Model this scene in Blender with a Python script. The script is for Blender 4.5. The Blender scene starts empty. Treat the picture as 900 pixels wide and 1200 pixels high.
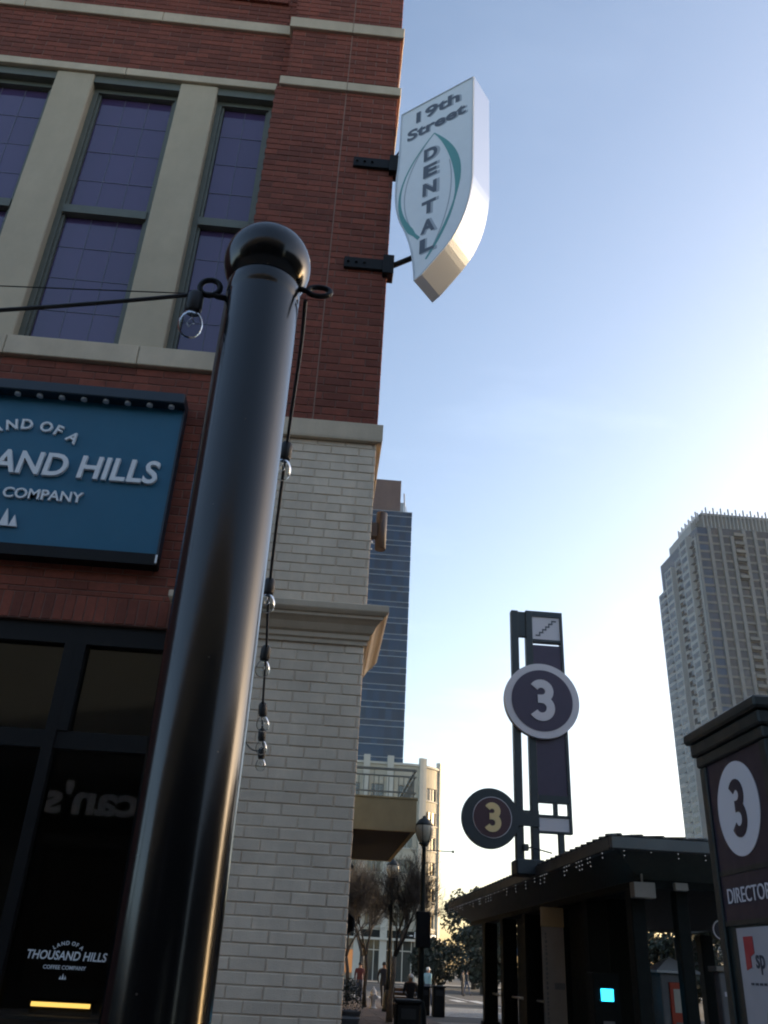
import bpy, bmesh, math, random
from mathutils import Vector, Matrix

R_ = math.radians
random.seed(7)
scene = bpy.context.scene
col = scene.collection

# ------------------------------------------------------------------ camera
PITCH, ROLL, YAW = R_(27.9), math.atan(.054), R_(3.3)
def _cam_matrix():
    F = Vector((0, math.cos(PITCH), math.sin(PITCH)))
    R0 = Vector((1, 0, 0)); U0 = Vector((0, -math.sin(PITCH), math.cos(PITCH)))
    R = math.cos(ROLL)*R0 + math.sin(ROLL)*U0
    U = -math.sin(ROLL)*R0 + math.cos(ROLL)*U0
    Z = Matrix.Rotation(-YAW, 3, 'Z')
    R, U, F = Z @ R, Z @ U, Z @ F
    m = Matrix((R, U, -F)).transposed().to_4x4()
    m.translation = (0, 0, 1.5)
    return m
cd = bpy.data.cameras.new('camera')
cd.sensor_fit = 'VERTICAL'; cd.sensor_height = 36; cd.lens = 1008/1200*36
cd.clip_start = .05; cd.clip_end = 5000
cam = bpy.data.objects.new('camera', cd); col.objects.link(cam)
cam.matrix_world = _cam_matrix(); scene.camera = cam

# ------------------------------------------------------------------ sky and sun
SUN_EL, SUN_AZ = R_(9.5), R_(68)            # azimuth from +Y towards +X
w = bpy.data.worlds.new('World'); scene.world = w; w.use_nodes = True
nt = w.node_tree; nt.nodes.clear()
out = nt.nodes.new('ShaderNodeOutputWorld'); bg = nt.nodes.new('ShaderNodeBackground')
sky = nt.nodes.new('ShaderNodeTexSky'); sky.sky_type = 'NISHITA'; sky.sun_disc = False
sky.sun_elevation = SUN_EL; sky.sun_rotation = SUN_AZ
sky.air_density = 1.0; sky.dust_density = 3.0; sky.ozone_density = 1.2; sky.altitude = 300
tc = nt.nodes.new('ShaderNodeTexCoord')
sep = nt.nodes.new('ShaderNodeSeparateXYZ'); nt.links.new(tc.outputs['Generated'], sep.inputs[0])
# thin streaky cirrus over the whole dome: direction projected on a flat layer
def mth(op, a, b=None):
    n = nt.nodes.new('ShaderNodeMath'); n.operation = op
    for i, v in enumerate((a, b)):
        if v is None: continue
        if isinstance(v, (int, float)): n.inputs[i].default_value = v
        else: nt.links.new(v, n.inputs[i])
    return n.outputs[0]
den = mth('ADD', mth('MAXIMUM', sep.outputs[2], 0.0), .12)
cmb = nt.nodes.new('ShaderNodeCombineXYZ')
nt.links.new(mth('MULTIPLY', mth('DIVIDE', sep.outputs[0], den), 1.0), cmb.inputs[0])
nt.links.new(mth('MULTIPLY', mth('DIVIDE', sep.outputs[1], den), 2.2), cmb.inputs[1])
nz = nt.nodes.new('ShaderNodeTexNoise'); nz.inputs['Scale'].default_value = 1.1
nz.inputs['Detail'].default_value = 6; nz.inputs['Roughness'].default_value = .6
nt.links.new(cmb.outputs[0], nz.inputs['Vector'])
rmp = nt.nodes.new('ShaderNodeValToRGB')
rmp.color_ramp.elements[0].position = .52; rmp.color_ramp.elements[0].color = (1.03, .985, 1.0, 1)
rmp.color_ramp.elements[1].position = .74; rmp.color_ramp.elements[1].color = (1.2, 1.12, 1.1, 1)
nt.links.new(nz.outputs['Fac'], rmp.inputs[0])
mul = nt.nodes.new('ShaderNodeMix'); mul.data_type = 'RGBA'; mul.blend_type = 'MULTIPLY'; mul.inputs[0].default_value = 1
nt.links.new(sky.outputs[0], mul.inputs[6]); nt.links.new(rmp.outputs[0], mul.inputs[7])
nt.links.new(mul.outputs[2], bg.inputs[0]); bg.inputs[1].default_value = .15
nt.links.new(bg.outputs[0], out.inputs[0])

sl = bpy.data.lights.new('sun', 'SUN'); sl.energy = 2.2; sl.angle = R_(.5); sl.color = (1, .80, .55)
so = bpy.data.objects.new('sun', sl); col.objects.link(so)
sdir = Vector((math.sin(SUN_AZ)*math.cos(SUN_EL), math.cos(SUN_AZ)*math.cos(SUN_EL), math.sin(SUN_EL)))
so.rotation_euler = sdir.to_track_quat('Z', 'Y').to_euler(); so.location = (60, 0, 40)

vs = scene.view_settings
vs.view_transform = 'Standard'; vs.look = 'None'; vs.exposure = 1.6; vs.gamma = 1; vs.use_curve_mapping = False
scene.cycles.use_denoising = True
scene.cycles.max_bounces = 8; scene.cycles.transparent_max_bounces = 16
scene.cycles.caustics_reflective = False; scene.cycles.caustics_refractive = False
scene.cycles.sample_clamp_indirect = 6
scene.cycles.pixel_filter_type = 'GAUSSIAN'; scene.cycles.filter_width = 2.3

# ------------------------------------------------------------------ materials
M = {}
def mat(name, c, rough=.6, metal=0, var=.0, scale=8., bump=0., bscale=60., spec=.5, island=0., coat=0., emit=None, estr=0., stain=0., stscale=.7):
    """procedural principled material: noise-varied colour, fine bump, per-piece tone"""
    m = bpy.data.materials.new(name); m.use_nodes = True; M[name] = m
    t = m.node_tree; b = t.nodes['Principled BSDF']
    b.inputs['Roughness'].default_value = rough; b.inputs['Metallic'].default_value = metal
    b.inputs['Specular IOR Level'].default_value = spec; b.inputs['Coat Weight'].default_value = coat
    b.inputs['Coat Roughness'].default_value = .06
    b.inputs['Base Color'].default_value = (*c, 1)
    L = t.links.new
    if emit:
        b.inputs['Emission Color'].default_value = (*emit, 1); b.inputs['Emission Strength'].default_value = estr
    tcn = t.nodes.new('ShaderNodeTexCoord')
    geo = t.nodes.new('ShaderNodeNewGeometry')
    val = None
    def ma(op, a, bb):
        n = t.nodes.new('ShaderNodeMath'); n.operation = op
        for i, v in enumerate((a, bb)):
            if isinstance(v, (int, float)): n.inputs[i].default_value = v
            else: L(v, n.inputs[i])
        return n.outputs[0]
    if var or island or stain:
        val = 1.0
        if var:
            n = t.nodes.new('ShaderNodeTexNoise'); n.inputs['Scale'].default_value = scale
            n.inputs['Detail'].default_value = 6; n.inputs['Roughness'].default_value = .65
            L(geo.outputs['Position'], n.inputs['Vector'])
            mr = t.nodes.new('ShaderNodeMapRange'); mr.inputs[1].default_value = .3; mr.inputs[2].default_value = .7
            mr.inputs[3].default_value = 1-var; mr.inputs[4].default_value = 1+var
            L(n.outputs['Fac'], mr.inputs[0]); val = mr.outputs[0]
        if island:
            oi = t.nodes.new('ShaderNodeObjectInfo')
            fr = ma('FRACT', ma('ADD', ma('MULTIPLY', geo.outputs['Random Per Island'], 7.31), ma('MULTIPLY', oi.outputs['Random'], 3.77)), 0)
            mr = t.nodes.new('ShaderNodeMapRange'); mr.inputs[3].default_value = 1-island; mr.inputs[4].default_value = 1+island
            L(fr, mr.inputs[0]); val = ma('MULTIPLY', val, mr.outputs[0])
        if stain:
            n = t.nodes.new('ShaderNodeTexNoise'); n.inputs['Scale'].default_value = stscale
            n.inputs['Detail'].default_value = 8; n.inputs['Roughness'].default_value = .7
            mp = t.nodes.new('ShaderNodeMapping'); mp.inputs['Scale'].default_value = (1, 1, .35)
            L(geo.outputs['Position'], mp.inputs[0]); L(mp.outputs[0], n.inputs['Vector'])
            mr = t.nodes.new('ShaderNodeMapRange'); mr.inputs[1].default_value = .42; mr.inputs[2].default_value = .62
            mr.inputs[3].default_value = 1-stain; mr.inputs[4].default_value = 1
            L(n.outputs['Fac'], mr.inputs[0]); val = ma('MULTIPLY', val, mr.outputs[0])
        hs = t.nodes.new('ShaderNodeHueSaturation'); hs.inputs['Color'].default_value = (*c, 1)
        L(val, hs.inputs['Value']); L(hs.outputs[0], b.inputs['Base Color'])
        if rough > .15:
            n2 = t.nodes.new('ShaderNodeTexNoise'); n2.inputs['Scale'].default_value = scale*1.7
            L(geo.outputs['Position'], n2.inputs['Vector'])
            mr = t.nodes.new('ShaderNodeMapRange'); mr.inputs[3].default_value = max(.02, rough-.12); mr.inputs[4].default_value = min(1, rough+.12)
            L(n2.outputs['Fac'], mr.inputs[0]); L(mr.outputs[0], b.inputs['Roughness'])
    if bump:
        n = t.nodes.new('ShaderNodeTexNoise'); n.inputs['Scale'].default_value = bscale; n.inputs['Detail'].default_value = 5
        L(geo.outputs['Position'], n.inputs['Vector'])
        bp = t.nodes.new('ShaderNodeBump'); bp.inputs['Strength'].default_value = bump; bp.inputs['Distance'].default_value = .01
        L(n.outputs['Fac'], bp.inputs['Height']); L(bp.outputs[0], b.inputs['Normal'])
    return m

def weather_post(m):
    """dust film and small chips in the black paint"""
    t = m.node_tree; L = t.links.new; b = t.nodes['Principled BSDF']; g = t.nodes.new('ShaderNodeNewGeometry')
    vo = t.nodes.new('ShaderNodeTexVoronoi'); vo.inputs['Scale'].default_value = 26
    L(g.outputs['Position'], vo.inputs['Vector'])
    sepc = t.nodes.new('ShaderNodeSeparateColor'); L(vo.outputs['Color'], sepc.inputs[0])
    a = t.nodes.new('ShaderNodeMath'); a.operation = 'LESS_THAN'; a.inputs[1].default_value = .055; L(vo.outputs['Distance'], a.inputs[0])
    c = t.nodes.new('ShaderNodeMath'); c.operation = 'GREATER_THAN'; c.inputs[1].default_value = .86; L(sepc.outputs[0], c.inputs[0])
    d = t.nodes.new('ShaderNodeMath'); d.operation = 'MULTIPLY'; L(a.outputs[0], d.inputs[0]); L(c.outputs[0], d.inputs[1])
    mx = t.nodes.new('ShaderNodeMix'); mx.data_type = 'RGBA'; mx.inputs[6].default_value = (.004, .0045, .0055, 1); mx.inputs[7].default_value = (.07, .06, .05, 1)
    L(d.outputs[0], mx.inputs[0]); L(mx.outputs[2], b.inputs['Base Color'])
    mp = t.nodes.new('ShaderNodeMapping'); mp.inputs['Scale'].default_value = (9, 9, 1.1); L(g.outputs['Position'], mp.inputs[0])
    n = t.nodes.new('ShaderNodeTexNoise'); n.inputs['Scale'].default_value = 1.6; n.inputs['Detail'].default_value = 7; n.inputs['Roughness'].default_value = .7
    L(mp.outputs[0], n.inputs['Vector'])
    mr = t.nodes.new('ShaderNodeMapRange'); mr.inputs[1].default_value = .3; mr.inputs[2].default_value = .75; mr.inputs[3].default_value = .12; mr.inputs[4].default_value = .22
    L(n.outputs['Fac'], mr.inputs[0]); L(mr.outputs[0], b.inputs['Roughness'])
def glass_mat(name, tint=(1, 1, 1), rough=.01, body=0., bodycol=(.02, .02, .025), ior=1.5, rnd=0.):
    """thin glass: see-through mixed with a fresnel mirror; body>0 makes it darker"""
    m = bpy.data.materials.new(name); m.use_nodes = True; M[name] = m
    t = m.node_tree; t.nodes.clear(); L = t.links.new
    o = t.nodes.new('ShaderNodeOutputMaterial')
    tr = t.nodes.new('ShaderNodeBsdfTransparent'); tr.inputs[0].default_value = (*tint, 1)
    gl = t.nodes.new('ShaderNodeBsdfGlossy'); gl.inputs['Roughness'].default_value = rough
    df = t.nodes.new('ShaderNodeBsdfDiffuse'); df.inputs[0].default_value = (*bodycol, 1)
    if rnd:                                             # blinds and rooms differ from pane to pane
        oi = t.nodes.new('ShaderNodeObjectInfo'); mr = t.nodes.new('ShaderNodeMapRange'); mr.inputs[3].default_value = 1-rnd; mr.inputs[4].default_value = 1+rnd
        L(oi.outputs['Random'], mr.inputs[0]); hs = t.nodes.new('ShaderNodeHueSaturation'); hs.inputs['Color'].default_value = (*bodycol, 1)
        L(mr.outputs[0], hs.inputs['Value']); L(hs.outputs[0], df.inputs[0])
    m1 = t.nodes.new('ShaderNodeMixShader'); m1.inputs[0].default_value = body
    L(tr.outputs[0], m1.inputs[1]); L(df.outputs[0], m1.inputs[2])
    fr = t.nodes.new('ShaderNodeFresnel'); fr.inputs[0].default_value = ior
    m2 = t.nodes.new('ShaderNodeMixShader'); L(fr.outputs[0], m2.inputs[0]); L(m1.outputs[0], m2.inputs[1]); L(gl.outputs[0], m2.inputs[2])
    L(m2.outputs[0], o.inputs[0])
    return m

mat('red_brick', (.205, .052, .030), .85, var=.18, scale=14, bump=.6, bscale=120, island=.26, stain=.14, stscale=.8)
mat('red_mortar', (.20, .11, .085), .95, var=.1, bump=.4)
mat('white_brick', (.72, .595, .455), .6, var=.08, scale=5, bump=.45, bscale=90, island=.06, stain=.16, stscale=1.3)
mat('white_mortar', (.60, .485, .37), .85, var=.1, bump=.5)
mat('cast_stone', (.58, .47, .34), .8, var=.08, scale=4, bump=.25, bscale=80, stain=.16, stscale=.9)
mat('cream_pier', (.52, .425, .30), .8, var=.05, scale=3, bump=.2, bscale=70, stain=.12, stscale=.8)
mat('painted_cornice', (.54, .435, .315), .6, var=.06, scale=4, bump=.2, stain=.14, stscale=1.4)
mat('olive_frame', (.12, .125, .10), .5, var=.08, bump=.1)
mat('muntin', (.13, .13, .18), .5)
mat('sealant', (.26, .16, .12), .8)
mat('post_paint', (.004, .0045, .0055), .17, bump=.012, bscale=220, spec=.5)
weather_post(M['post_paint'])
mat('black_metal', (.006, .006, .0065), .5, var=.1, bump=.08, spec=.22)
mat('rubber_black', (.01, .01, .011), .55)
mat('sign_blue', (.002, .095, .175), .5, var=.05, scale=3)
mat('sign_edge', (.008, .02, .035), .5)
mat('letter_white', (.72, .74, .76), .5, var=.04)
mat('vinyl_white', (.75, .78, .8), .6)
mat('alu_white', (.55, .58, .62), .32, var=.04, scale=2, metal=.0, bump=.03)
mat('brushed_alu', (.64, .67, .72), .30, metal=1)
mat('sign_face', (.78, .80, .82), .35, var=.03)
mat('sign_teal', (.10, .32, .31), .45)
mat('sign_dark', (.085, .10, .13), .45)
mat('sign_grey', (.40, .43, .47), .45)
mat('dark_green', (.006, .014, .015), .5, var=.12, bump=.08)
mat('purple', (.016, .011, .028), .5, var=.06)
mat('maroon', (.06, .016, .03), .4)
mat('sign_pale', (.72, .70, .74), .5)
mat('cream_digit', (.88, .68, .34), .5)
mat('roof_metal', (.11, .125, .13), .45, var=.12, scale=1.5, metal=.3)
mat('pavilion_dark', (.007, .010, .009), .7, var=.15, bump=.1, spec=.2)
mat('soffit_green', (.05, .065, .06), .55, var=.1)
mat('panel_stone', (.30, .28, .24), .7, var=.08, scale=3, bump=.2)
mat('asphalt', (.05, .052, .055), .9, var=.2, scale=3, bump=.5, bscale=40, stain=.2, stscale=.3)
mat('paver', (.075, .055, .05), .85, var=.15, scale=2, bump=.3, island=.12)
mat('concrete', (.22, .21, .195), .85, var=.1, scale=2, bump=.3, stain=.15)
mat('road_paint', (.6, .6, .58), .7, var=.12, scale=6, stain=.3, stscale=3)
mat('interior_dark', (.035, .03, .028), .8)
mat('interior_ceiling', (.20, .21, .20), .8)
mat('wood_warm', (.22, .11, .05), .55, var=.15)
mat('tube_glow', (.9, .7, .4), .5, emit=(1, .55, .12), estr=.9)
mat('warm_window', (.5, .25, .1), .5, emit=(1, .38, .10), estr=.10)
mat('cyan_screen', (.05, .4, .6), .4, emit=(.02, .55, 1), estr=2.2)
mat('spark', (.6, .6, .6), .3, emit=(.9, .95, 1), estr=.06)
mat('railing_grey', (.26, .26, .22), .55)
mat('pylon_steel_glare', (.028, .042, .052), .5, var=.1)  # lightened colour stands in for veiling glare over the pylon
mat('pylon_purple_glare', (.05, .034, .075), .45, var=.06)  # banner colour lightened too, glare painted in
mat('poster_paper', (.40, .385, .41), .6, var=.05)
mat('mirror_letters', (.42, .44, .48), .6)
mat('cream_wall', (.50, .45, .35), .85, var=.05, scale=.6, stain=.12, stscale=.12)
mat('cream_trim', (.58, .55, .47), .8, var=.05, scale=.6, stain=.1, stscale=.2)
mat('stucco_tan', (.48, .36, .19), .85, var=.06, scale=2, bump=.2, stain=.12, stscale=.6)
mat('soffit_dark', (.012, .011, .011), .8)
mat('far_frame', (.35, .34, .31), .6)
mat('tower_pier', (.18, .185, .185), .85, var=.06, scale=.2, stain=.1, stscale=.05)
mat('tower_slab', (.14, .14, .13), .85, var=.06, scale=.2)
mat('crown_pale', (.32, .32, .315), .8, var=.05, scale=.2)
mat('penthouse_brown', (.16, .10, .085), .8, var=.12, scale=.4)
mat('blue_frame', (.30, .34, .38), .5)
mat('bark', (.05, .042, .036), .95, var=.25, scale=12, bump=.6, bscale=40)
mat('bark_pale', (.20, .175, .145), .95, var=.25, scale=12, bump=.6, bscale=40)
mat('leaf', (.019, .025, .013), .7, island=.5)
mat('hydrant_silver', (.5, .5, .5), .45, var=.1)
mat('red_panel', (.50, .055, .02), .5, var=.06)
mat('paper', (.62, .58, .50), .7, var=.04)
mat('machine_grey', (.16, .16, .165), .55, var=.08)
mat('skin', (.35, .22, .16), .6)
mat('cloth_dark', (.02, .02, .025), .9, var=.2)
mat('cloth_light_blue', (.25, .42, .48), .9, var=.1)
mat('cloth_denim', (.05, .07, .12), .9, var=.1)
mat('cloth_red', (.09, .025, .03), .9, var=.1)
mat('cap_white', (.75, .75, .75), .8)
mat('lamp_glass', (.50, .46, .36), .3, var=.08)
mat('brown_metal', (.075, .05, .035), .45, var=.1)
mat('logo_red', (.40, .03, .04), .5)
mat('logo_green', (.06, .20, .09), .5)
mat('logo_ink', (.035, .04, .06), .5)
mat('blue_tarp', (.03, .12, .26), .7, var=.1)
mat('reflected_pale', (.12, .125, .12), .85, var=.1, scale=.5)
mat('plaza_wall', (.022, .022, .023), .85, var=.2, scale=6)
glass_mat('shop_glass', (.72, .76, .76), .012, body=.0)
glass_mat('bulb_glass', (.90, .92, .92), .02, ior=1.13)
glass_mat('window_glass', (.5, .5, .5), .015, body=.95, bodycol=(.085, .058, .14), ior=1.75, rnd=.07)
glass_mat('far_glass', (.5, .5, .5), .03, body=1, bodycol=(.05, .055, .05), ior=1.9, rnd=.6)
glass_mat('tower_glass', (.5, .5, .5), .05, body=1, bodycol=(.028, .032, .04), ior=1.5, rnd=.6)
glass_mat('blue_glass', (.5, .5, .5), .03, body=1, bodycol=(.006, .032, .075), ior=1.5, rnd=.35)

# ------------------------------------------------------------------ mesh helpers
class MB:
    def __init__(s): s.v = []; s.f = []; s.sm = []
    def add(s, vs_, fs_, smooth=False):
        n = len(s.v); s.v += [tuple(q) for q in vs_]
        for f in fs_: s.f.append(tuple(i+n for i in f)); s.sm.append(smooth)
        return s
    def box(s, x0, x1, y0, y1, z0, z1):
        x0, x1 = sorted((x0, x1)); y0, y1 = sorted((y0, y1)); z0, z1 = sorted((z0, z1))
        return s.add([(x0,y0,z0),(x1,y0,z0),(x1,y1,z0),(x0,y1,z0),(x0,y0,z1),(x1,y0,z1),(x1,y1,z1),(x0,y1,z1)],
                     [(0,3,2,1),(4,5,6,7),(0,1,5,4),(1,2,6,5),(2,3,7,6),(3,0,4,7)])
    def cbox(s, x0, x1, y0, y1, z0, z1, c=.004):
        """box with chamfered edges"""
        x0, x1 = sorted((x0, x1)); y0, y1 = sorted((y0, y1)); z0, z1 = sorted((z0, z1))
        bm = bmesh.new(); bmesh.ops.create_cube(bm, size=1)
        for q in bm.verts: q.co = ((x0+x1)/2+q.co.x*(x1-x0), (y0+y1)/2+q.co.y*(y1-y0), (z0+z1)/2+q.co.z*(z1-z0))
        bmesh.ops.bevel(bm, geom=list(bm.edges), offset=c, segments=1, affect='EDGES')
        bm.verts.index_update(); s.add([q.co[:] for q in bm.verts], [[q.index for q in f.verts] for f in bm.faces]); bm.free()
        return s
    def tube(s, path, r, n=8, cap=True, smooth=True):
        path = [Vector(q) for q in path]; rr = r if isinstance(r, (list, tuple)) else [r]*len(path)
        base = len(s.v); vs_ = []; fs_ = []; ref = None
        for i, q in enumerate(path):
            d = (path[min(i+1, len(path)-1)]-path[max(i-1, 0)])
            d = d.normalized() if d.length > 1e-9 else Vector((0, 0, 1))
            if ref is None: ref = Vector((1, 0, 0)) if abs(d.x) < .9 else Vector((0, 1, 0))
            a = (ref - d*ref.dot(d)).normalized(); b = d.cross(a); ref = a
            for k in range(n):
                t = 2*math.pi*k/n; vs_.append(q+(a*math.cos(t)+b*math.sin(t))*rr[i])
        for i in range(len(path)-1):
            for k in range(n): fs_.append((i*n+k, i*n+(k+1) % n, (i+1)*n+(k+1) % n, (i+1)*n+k))
        s.add(vs_, fs_, smooth)
        if cap:
            m = (len(path)-1)*n
            n0 = len(s.v)-len(vs_)
            s.f.append(tuple(n0+k for k in reversed(range(n)))); s.sm.append(False)
            s.f.append(tuple(n0+m+k for k in range(n))); s.sm.append(False)
        return s
    def lathe(s, prof, c=(0, 0, 0), n=24, smooth=True):
        """profile of (radius, z) turned about the vertical through c"""
        vs_ = []; fs_ = []
        for r, z in prof:
            for k in range(n):
                t = 2*math.pi*k/n; vs_.append((c[0]+r*math.cos(t), c[1]+r*math.sin(t), c[2]+z))
        for i in range(len(prof)-1):
            for k in range(n): fs_.append((i*n+k, i*n+(k+1) % n, (i+1)*n+(k+1) % n, (i+1)*n+k))
        s.add(vs_, fs_, smooth)
        n0 = len(s.v)-len(vs_)
        if prof[0][0] > 1e-4: s.f.append(tuple(n0+k for k in reversed(range(n)))); s.sm.append(False)
        if prof[-1][0] > 1e-4: s.f.append(tuple(n0+(len(prof)-1)*n+k for k in range(n))); s.sm.append(False)
        return s
    def sphere(s, c, r, n=20, m=12):
        return s.lathe([(max(r*math.sin(math.pi*i/m), 1e-5), -r*math.cos(math.pi*i/m)) for i in range(m+1)], c, n)
    def poly(s, pts, O, ex, ey, d0, d1, smooth_sides=False):
        """2-D outline (counter-clockwise in ex, ey) extruded from d0 to d1 along ex x ey"""
        O, ex, ey = Vector(O), Vector(ex), Vector(ey); nn = ex.cross(ey).normalized(); n = len(pts)
        vs_ = [O+ex*a+ey*b+nn*d0 for a, b in pts]+[O+ex*a+ey*b+nn*d1 for a, b in pts]
        s.add(vs_, [tuple(reversed(range(n))), tuple(range(n, 2*n))])
        n0 = len(s.v)-2*n
        for k in range(n):
            s.f.append((n0+k, n0+(k+1) % n, n0+n+(k+1) % n, n0+n+k)); s.sm.append(smooth_sides)
        return s
    def strip(s, path, wd, O, ex, ey, d0, d1):
        """flat ribbon of varying width along a 2-D path, with thickness"""
        n = len(path); ww = wd if isinstance(wd, (list, tuple)) else [wd]*n
        Lp, Rp = [], []
        for i in range(n):
            a = path[max(i-1, 0)]; b = path[min(i+1, n-1)]
            dx, dy = b[0]-a[0], b[1]-a[1]; l = math.hypot(dx, dy) or 1
            nx, ny = -dy/l*ww[i]/2, dx/l*ww[i]/2
            Lp.append((path[i][0]+nx, path[i][1]+ny)); Rp.append((path[i][0]-nx, path[i][1]-ny))
        O, ex, ey = Vector(O), Vector(ex), Vector(ey); nn = ex.cross(ey).normalized()
        vs_ = [O+ex*q[0]+ey*q[1]+nn*d for d in (d0, d1) for P_ in (Lp, Rp) for q in P_]
        fs_ = []
        l0, r0, l1, r1 = 0, n, 2*n, 3*n
        for i in range(n-1):
            fs_ += [(l1+i, r1+i, r1+i+1, l1+i+1), (l0+i, l0+i+1, r0+i+1, r0+i),
                    (r0+i, r0+i+1, r1+i+1, r1+i), (l0+i, l1+i, l1+i+1, l0+i+1)]
        fs_ += [(l0, r0, r1, l1), (l0+n-1, l1+n-1, r1+n-1, r0+n-1)]
        return s.add(vs_, fs_)
    def mesh(s, name, m=None):
        me = bpy.data.meshes.new(name); me.from_pydata(s.v, [], s.f)
        me.polygons.foreach_set('use_smooth', s.sm); me.update()
        if m: me.materials.append(M[m])
        return me
    def build(s, name, m, parent=None):
        o = bpy.data.objects.new(name, s.mesh(name, m)); col.objects.link(o)
        if parent is not None: attach(o, parent)
        return o

WORLD = {}
def wloc(o): return WORLD.get(o.name, Vector((0, 0, 0)))
def attach(o, parent, at=None):
    """parent o; its mesh is in world coordinates (or centred on `at`)"""
    o.parent = parent; p = Vector(at) if at is not None else Vector((0, 0, 0))
    o.location = p - wloc(parent); WORLD[o.name] = p
def tag(o, label=None, cat=None, group=None, kind=None):
    if label: o['label'] = label
    if cat: o['category'] = cat
    if group: o['group'] = group
    if kind: o['kind'] = kind
    return o
def thing(name, loc, label, cat, group=None):
    o = bpy.data.objects.new(name, None); col.objects.link(o); o.location = loc
    o.empty_display_size = .2; WORLD[o.name] = Vector(loc)
    return tag(o, label, cat, group)
def inst(name, me, loc, parent, rot=None):
    o = bpy.data.objects.new(name, me); col.objects.link(o); attach(o, parent, loc)
    if rot: o.rotation_euler = rot
    return o
def copy_tree(o, parent=None):
    c = o.copy(); col.objects.link(c); c.parent = parent
    WORLD[c.name] = Vector(WORLD.get(o.name, (0, 0, 0)))
    for ch in list(o.children): copy_tree(ch, c)
    return c

# lettering: all text meshes are made in one pass
_txt = {}
def want(body, bold=.0, ext=.02, res=4):
    k = (body, bold)
    cu = bpy.data.curves.new('lettering', 'FONT'); cu.body = body; cu.size = 1; cu.extrude = ext
    cu.offset = bold; cu.align_x = 'CENTER'; cu.align_y = 'CENTER'; cu.resolution_u = res
    o = bpy.data.objects.new('lettering', cu); col.objects.link(o); _txt[k] = o
for b_, bo in [('THOUSAND HILLS', .018), ('COFFEE COMPANY', .014), ('DIRECTORY', .0), ('sp', .012), ("can's", .03),
               ('19th', .03), ('Street', .03), ('ican App', .03), ('3', .03)]:
    want(b_, bo)
for ch in sorted(set('LANDOFA'+'DENTAL')): want(ch, .02); want(ch, .045)
bpy.context.view_layer.update()
_dg = bpy.context.evaluated_depsgraph_get()
TXT = {}
for k, o in _txt.items():
    me = bpy.data.meshes.new_from_object(o.evaluated_get(_dg)); me.materials.clear()
    xs = [q.co.x for q in me.vertices]; ys = [q.co.y for q in me.vertices]
    TXT[k] = ([q.co[:] for q in me.vertices], [tuple(p.vertices) for p in me.polygons], (min(xs), max(xs), min(ys), max(ys)))
for o in _txt.values(): bpy.data.objects.remove(o)
def put_text(mb, key, O, ex, ey, wid=None, hei=None, depth=.02, skew=0.):
    """place lettering centred on O, scaled to the given width / height"""
    vs_, fs_, (x0, x1, y0, y1) = TXT[key]
    sx = wid/(x1-x0) if wid else hei/(y1-y0); sy = hei/(y1-y0) if hei else sx
    O, ex, ey = Vector(O), Vector(ex), Vector(ey); nn = ex.cross(ey)
    cx, cy = (x0+x1)/2, (y0+y1)/2
    mb.add([O+ex*((x-cx)*sx+(y-cy)*sy*skew)+ey*((y-cy)*sy)+nn*((z+.02)/.04*depth) for x, y, z in vs_], fs_)
    return mb
def arc_text(mb, s, O, ex, ey, rad, hei, sp, depth=.02):
    """letters of s along an arch of radius rad"""
    total = 0; ws = []
    for ch in s:
        if ch == ' ': ws.append(.35*hei); continue
        x0, x1, y0, y1 = TXT[(ch, .02)][2]; ws.append((x1-x0)*hei/(y1-y0)+sp)
    total = sum(ws); a = -total/2
    ex, ey = Vector(ex), Vector(ey)
    for ch, w_ in zip(s, ws):
        t = (a+w_/2)/rad; a += w_
        if ch == ' ': continue
        c, sn = math.cos(t), math.sin(t)
        put_text(mb, (ch, .02), Vector(O)+ex*(rad*sn)+ey*(rad*c-rad), ex*c-ey*sn, ex*sn+ey*c, hei=hei, depth=depth)
def circle(r, n=48, c=(0, 0)): return [(c[0]+r*math.cos(2*math.pi*k/n), c[1]+r*math.sin(2*math.pi*k/n)) for k in range(n)]
def three(mb, O, ex, ey, h, wt, d0, d1):
    """a numeral 3 of height h drawn as two bowls"""
    p = []; wy = .03*h
    ru = (h/2-wt/2-wy)/2; rl = (wy+h/2-wt/2)/2; cu = wy+ru; cl = wy-rl
    up = [(ru*math.cos(R_(150-i*15))*1.05, cu+ru*math.sin(R_(150-i*15))) for i in range(17)]
    lo = [(rl*math.cos(R_(90-i*15))*1.0, cl+rl*math.sin(R_(90-i*15))) for i in range(17)]
    mb.strip(up+[(-wt*.45, wy)], wt, O, ex, ey, d0, d1)
    mb.strip([(-wt*.45, wy)]+lo, wt, O, ex, ey, d0, d1-.0006*h)
    return mb
X_, Y_, Z_ = Vector((1, 0, 0)), Vector((0, 1, 0)), Vector((0, 0, 1))
# ================================================================== ground and streets
def struct(name, mb, m): return tag(mb.build(name, m), kind='structure')
struct('ground', MB().add([(-1500,-600,-.12),(1500,-600,-.12),(1500,3000,-.12),(-1500,3000,-.12)], [(0,1,2,3)]), 'asphalt')
sw = struct('sidewalk', MB().box(-40, 15, -20, 33.2, -.6, -.012).box(-40, 4.35, 33.2, 58, -.6, -.012), 'concrete')
pv = MB()
for i in range(-3, 9):
    for j in range(-6, 77):
        if i*.61 > 4.3-.61 or j*.61 > 46: continue
        pv.box(i*.61+.004+.3, i*.61+.606+.3, j*.61+.004+8, j*.61+.606+8, -.05, -.0+random.uniform(-.003, .002))
o = pv.build('paver', 'paver'); o.parent = sw; tag(o, kind='stuff')
kb = MB()
for j in range(0, 22):
    y = 33.3+j*1.15
    kb.box(4.36, 4.52, y, y+1.14, -.5, -.004)
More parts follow.
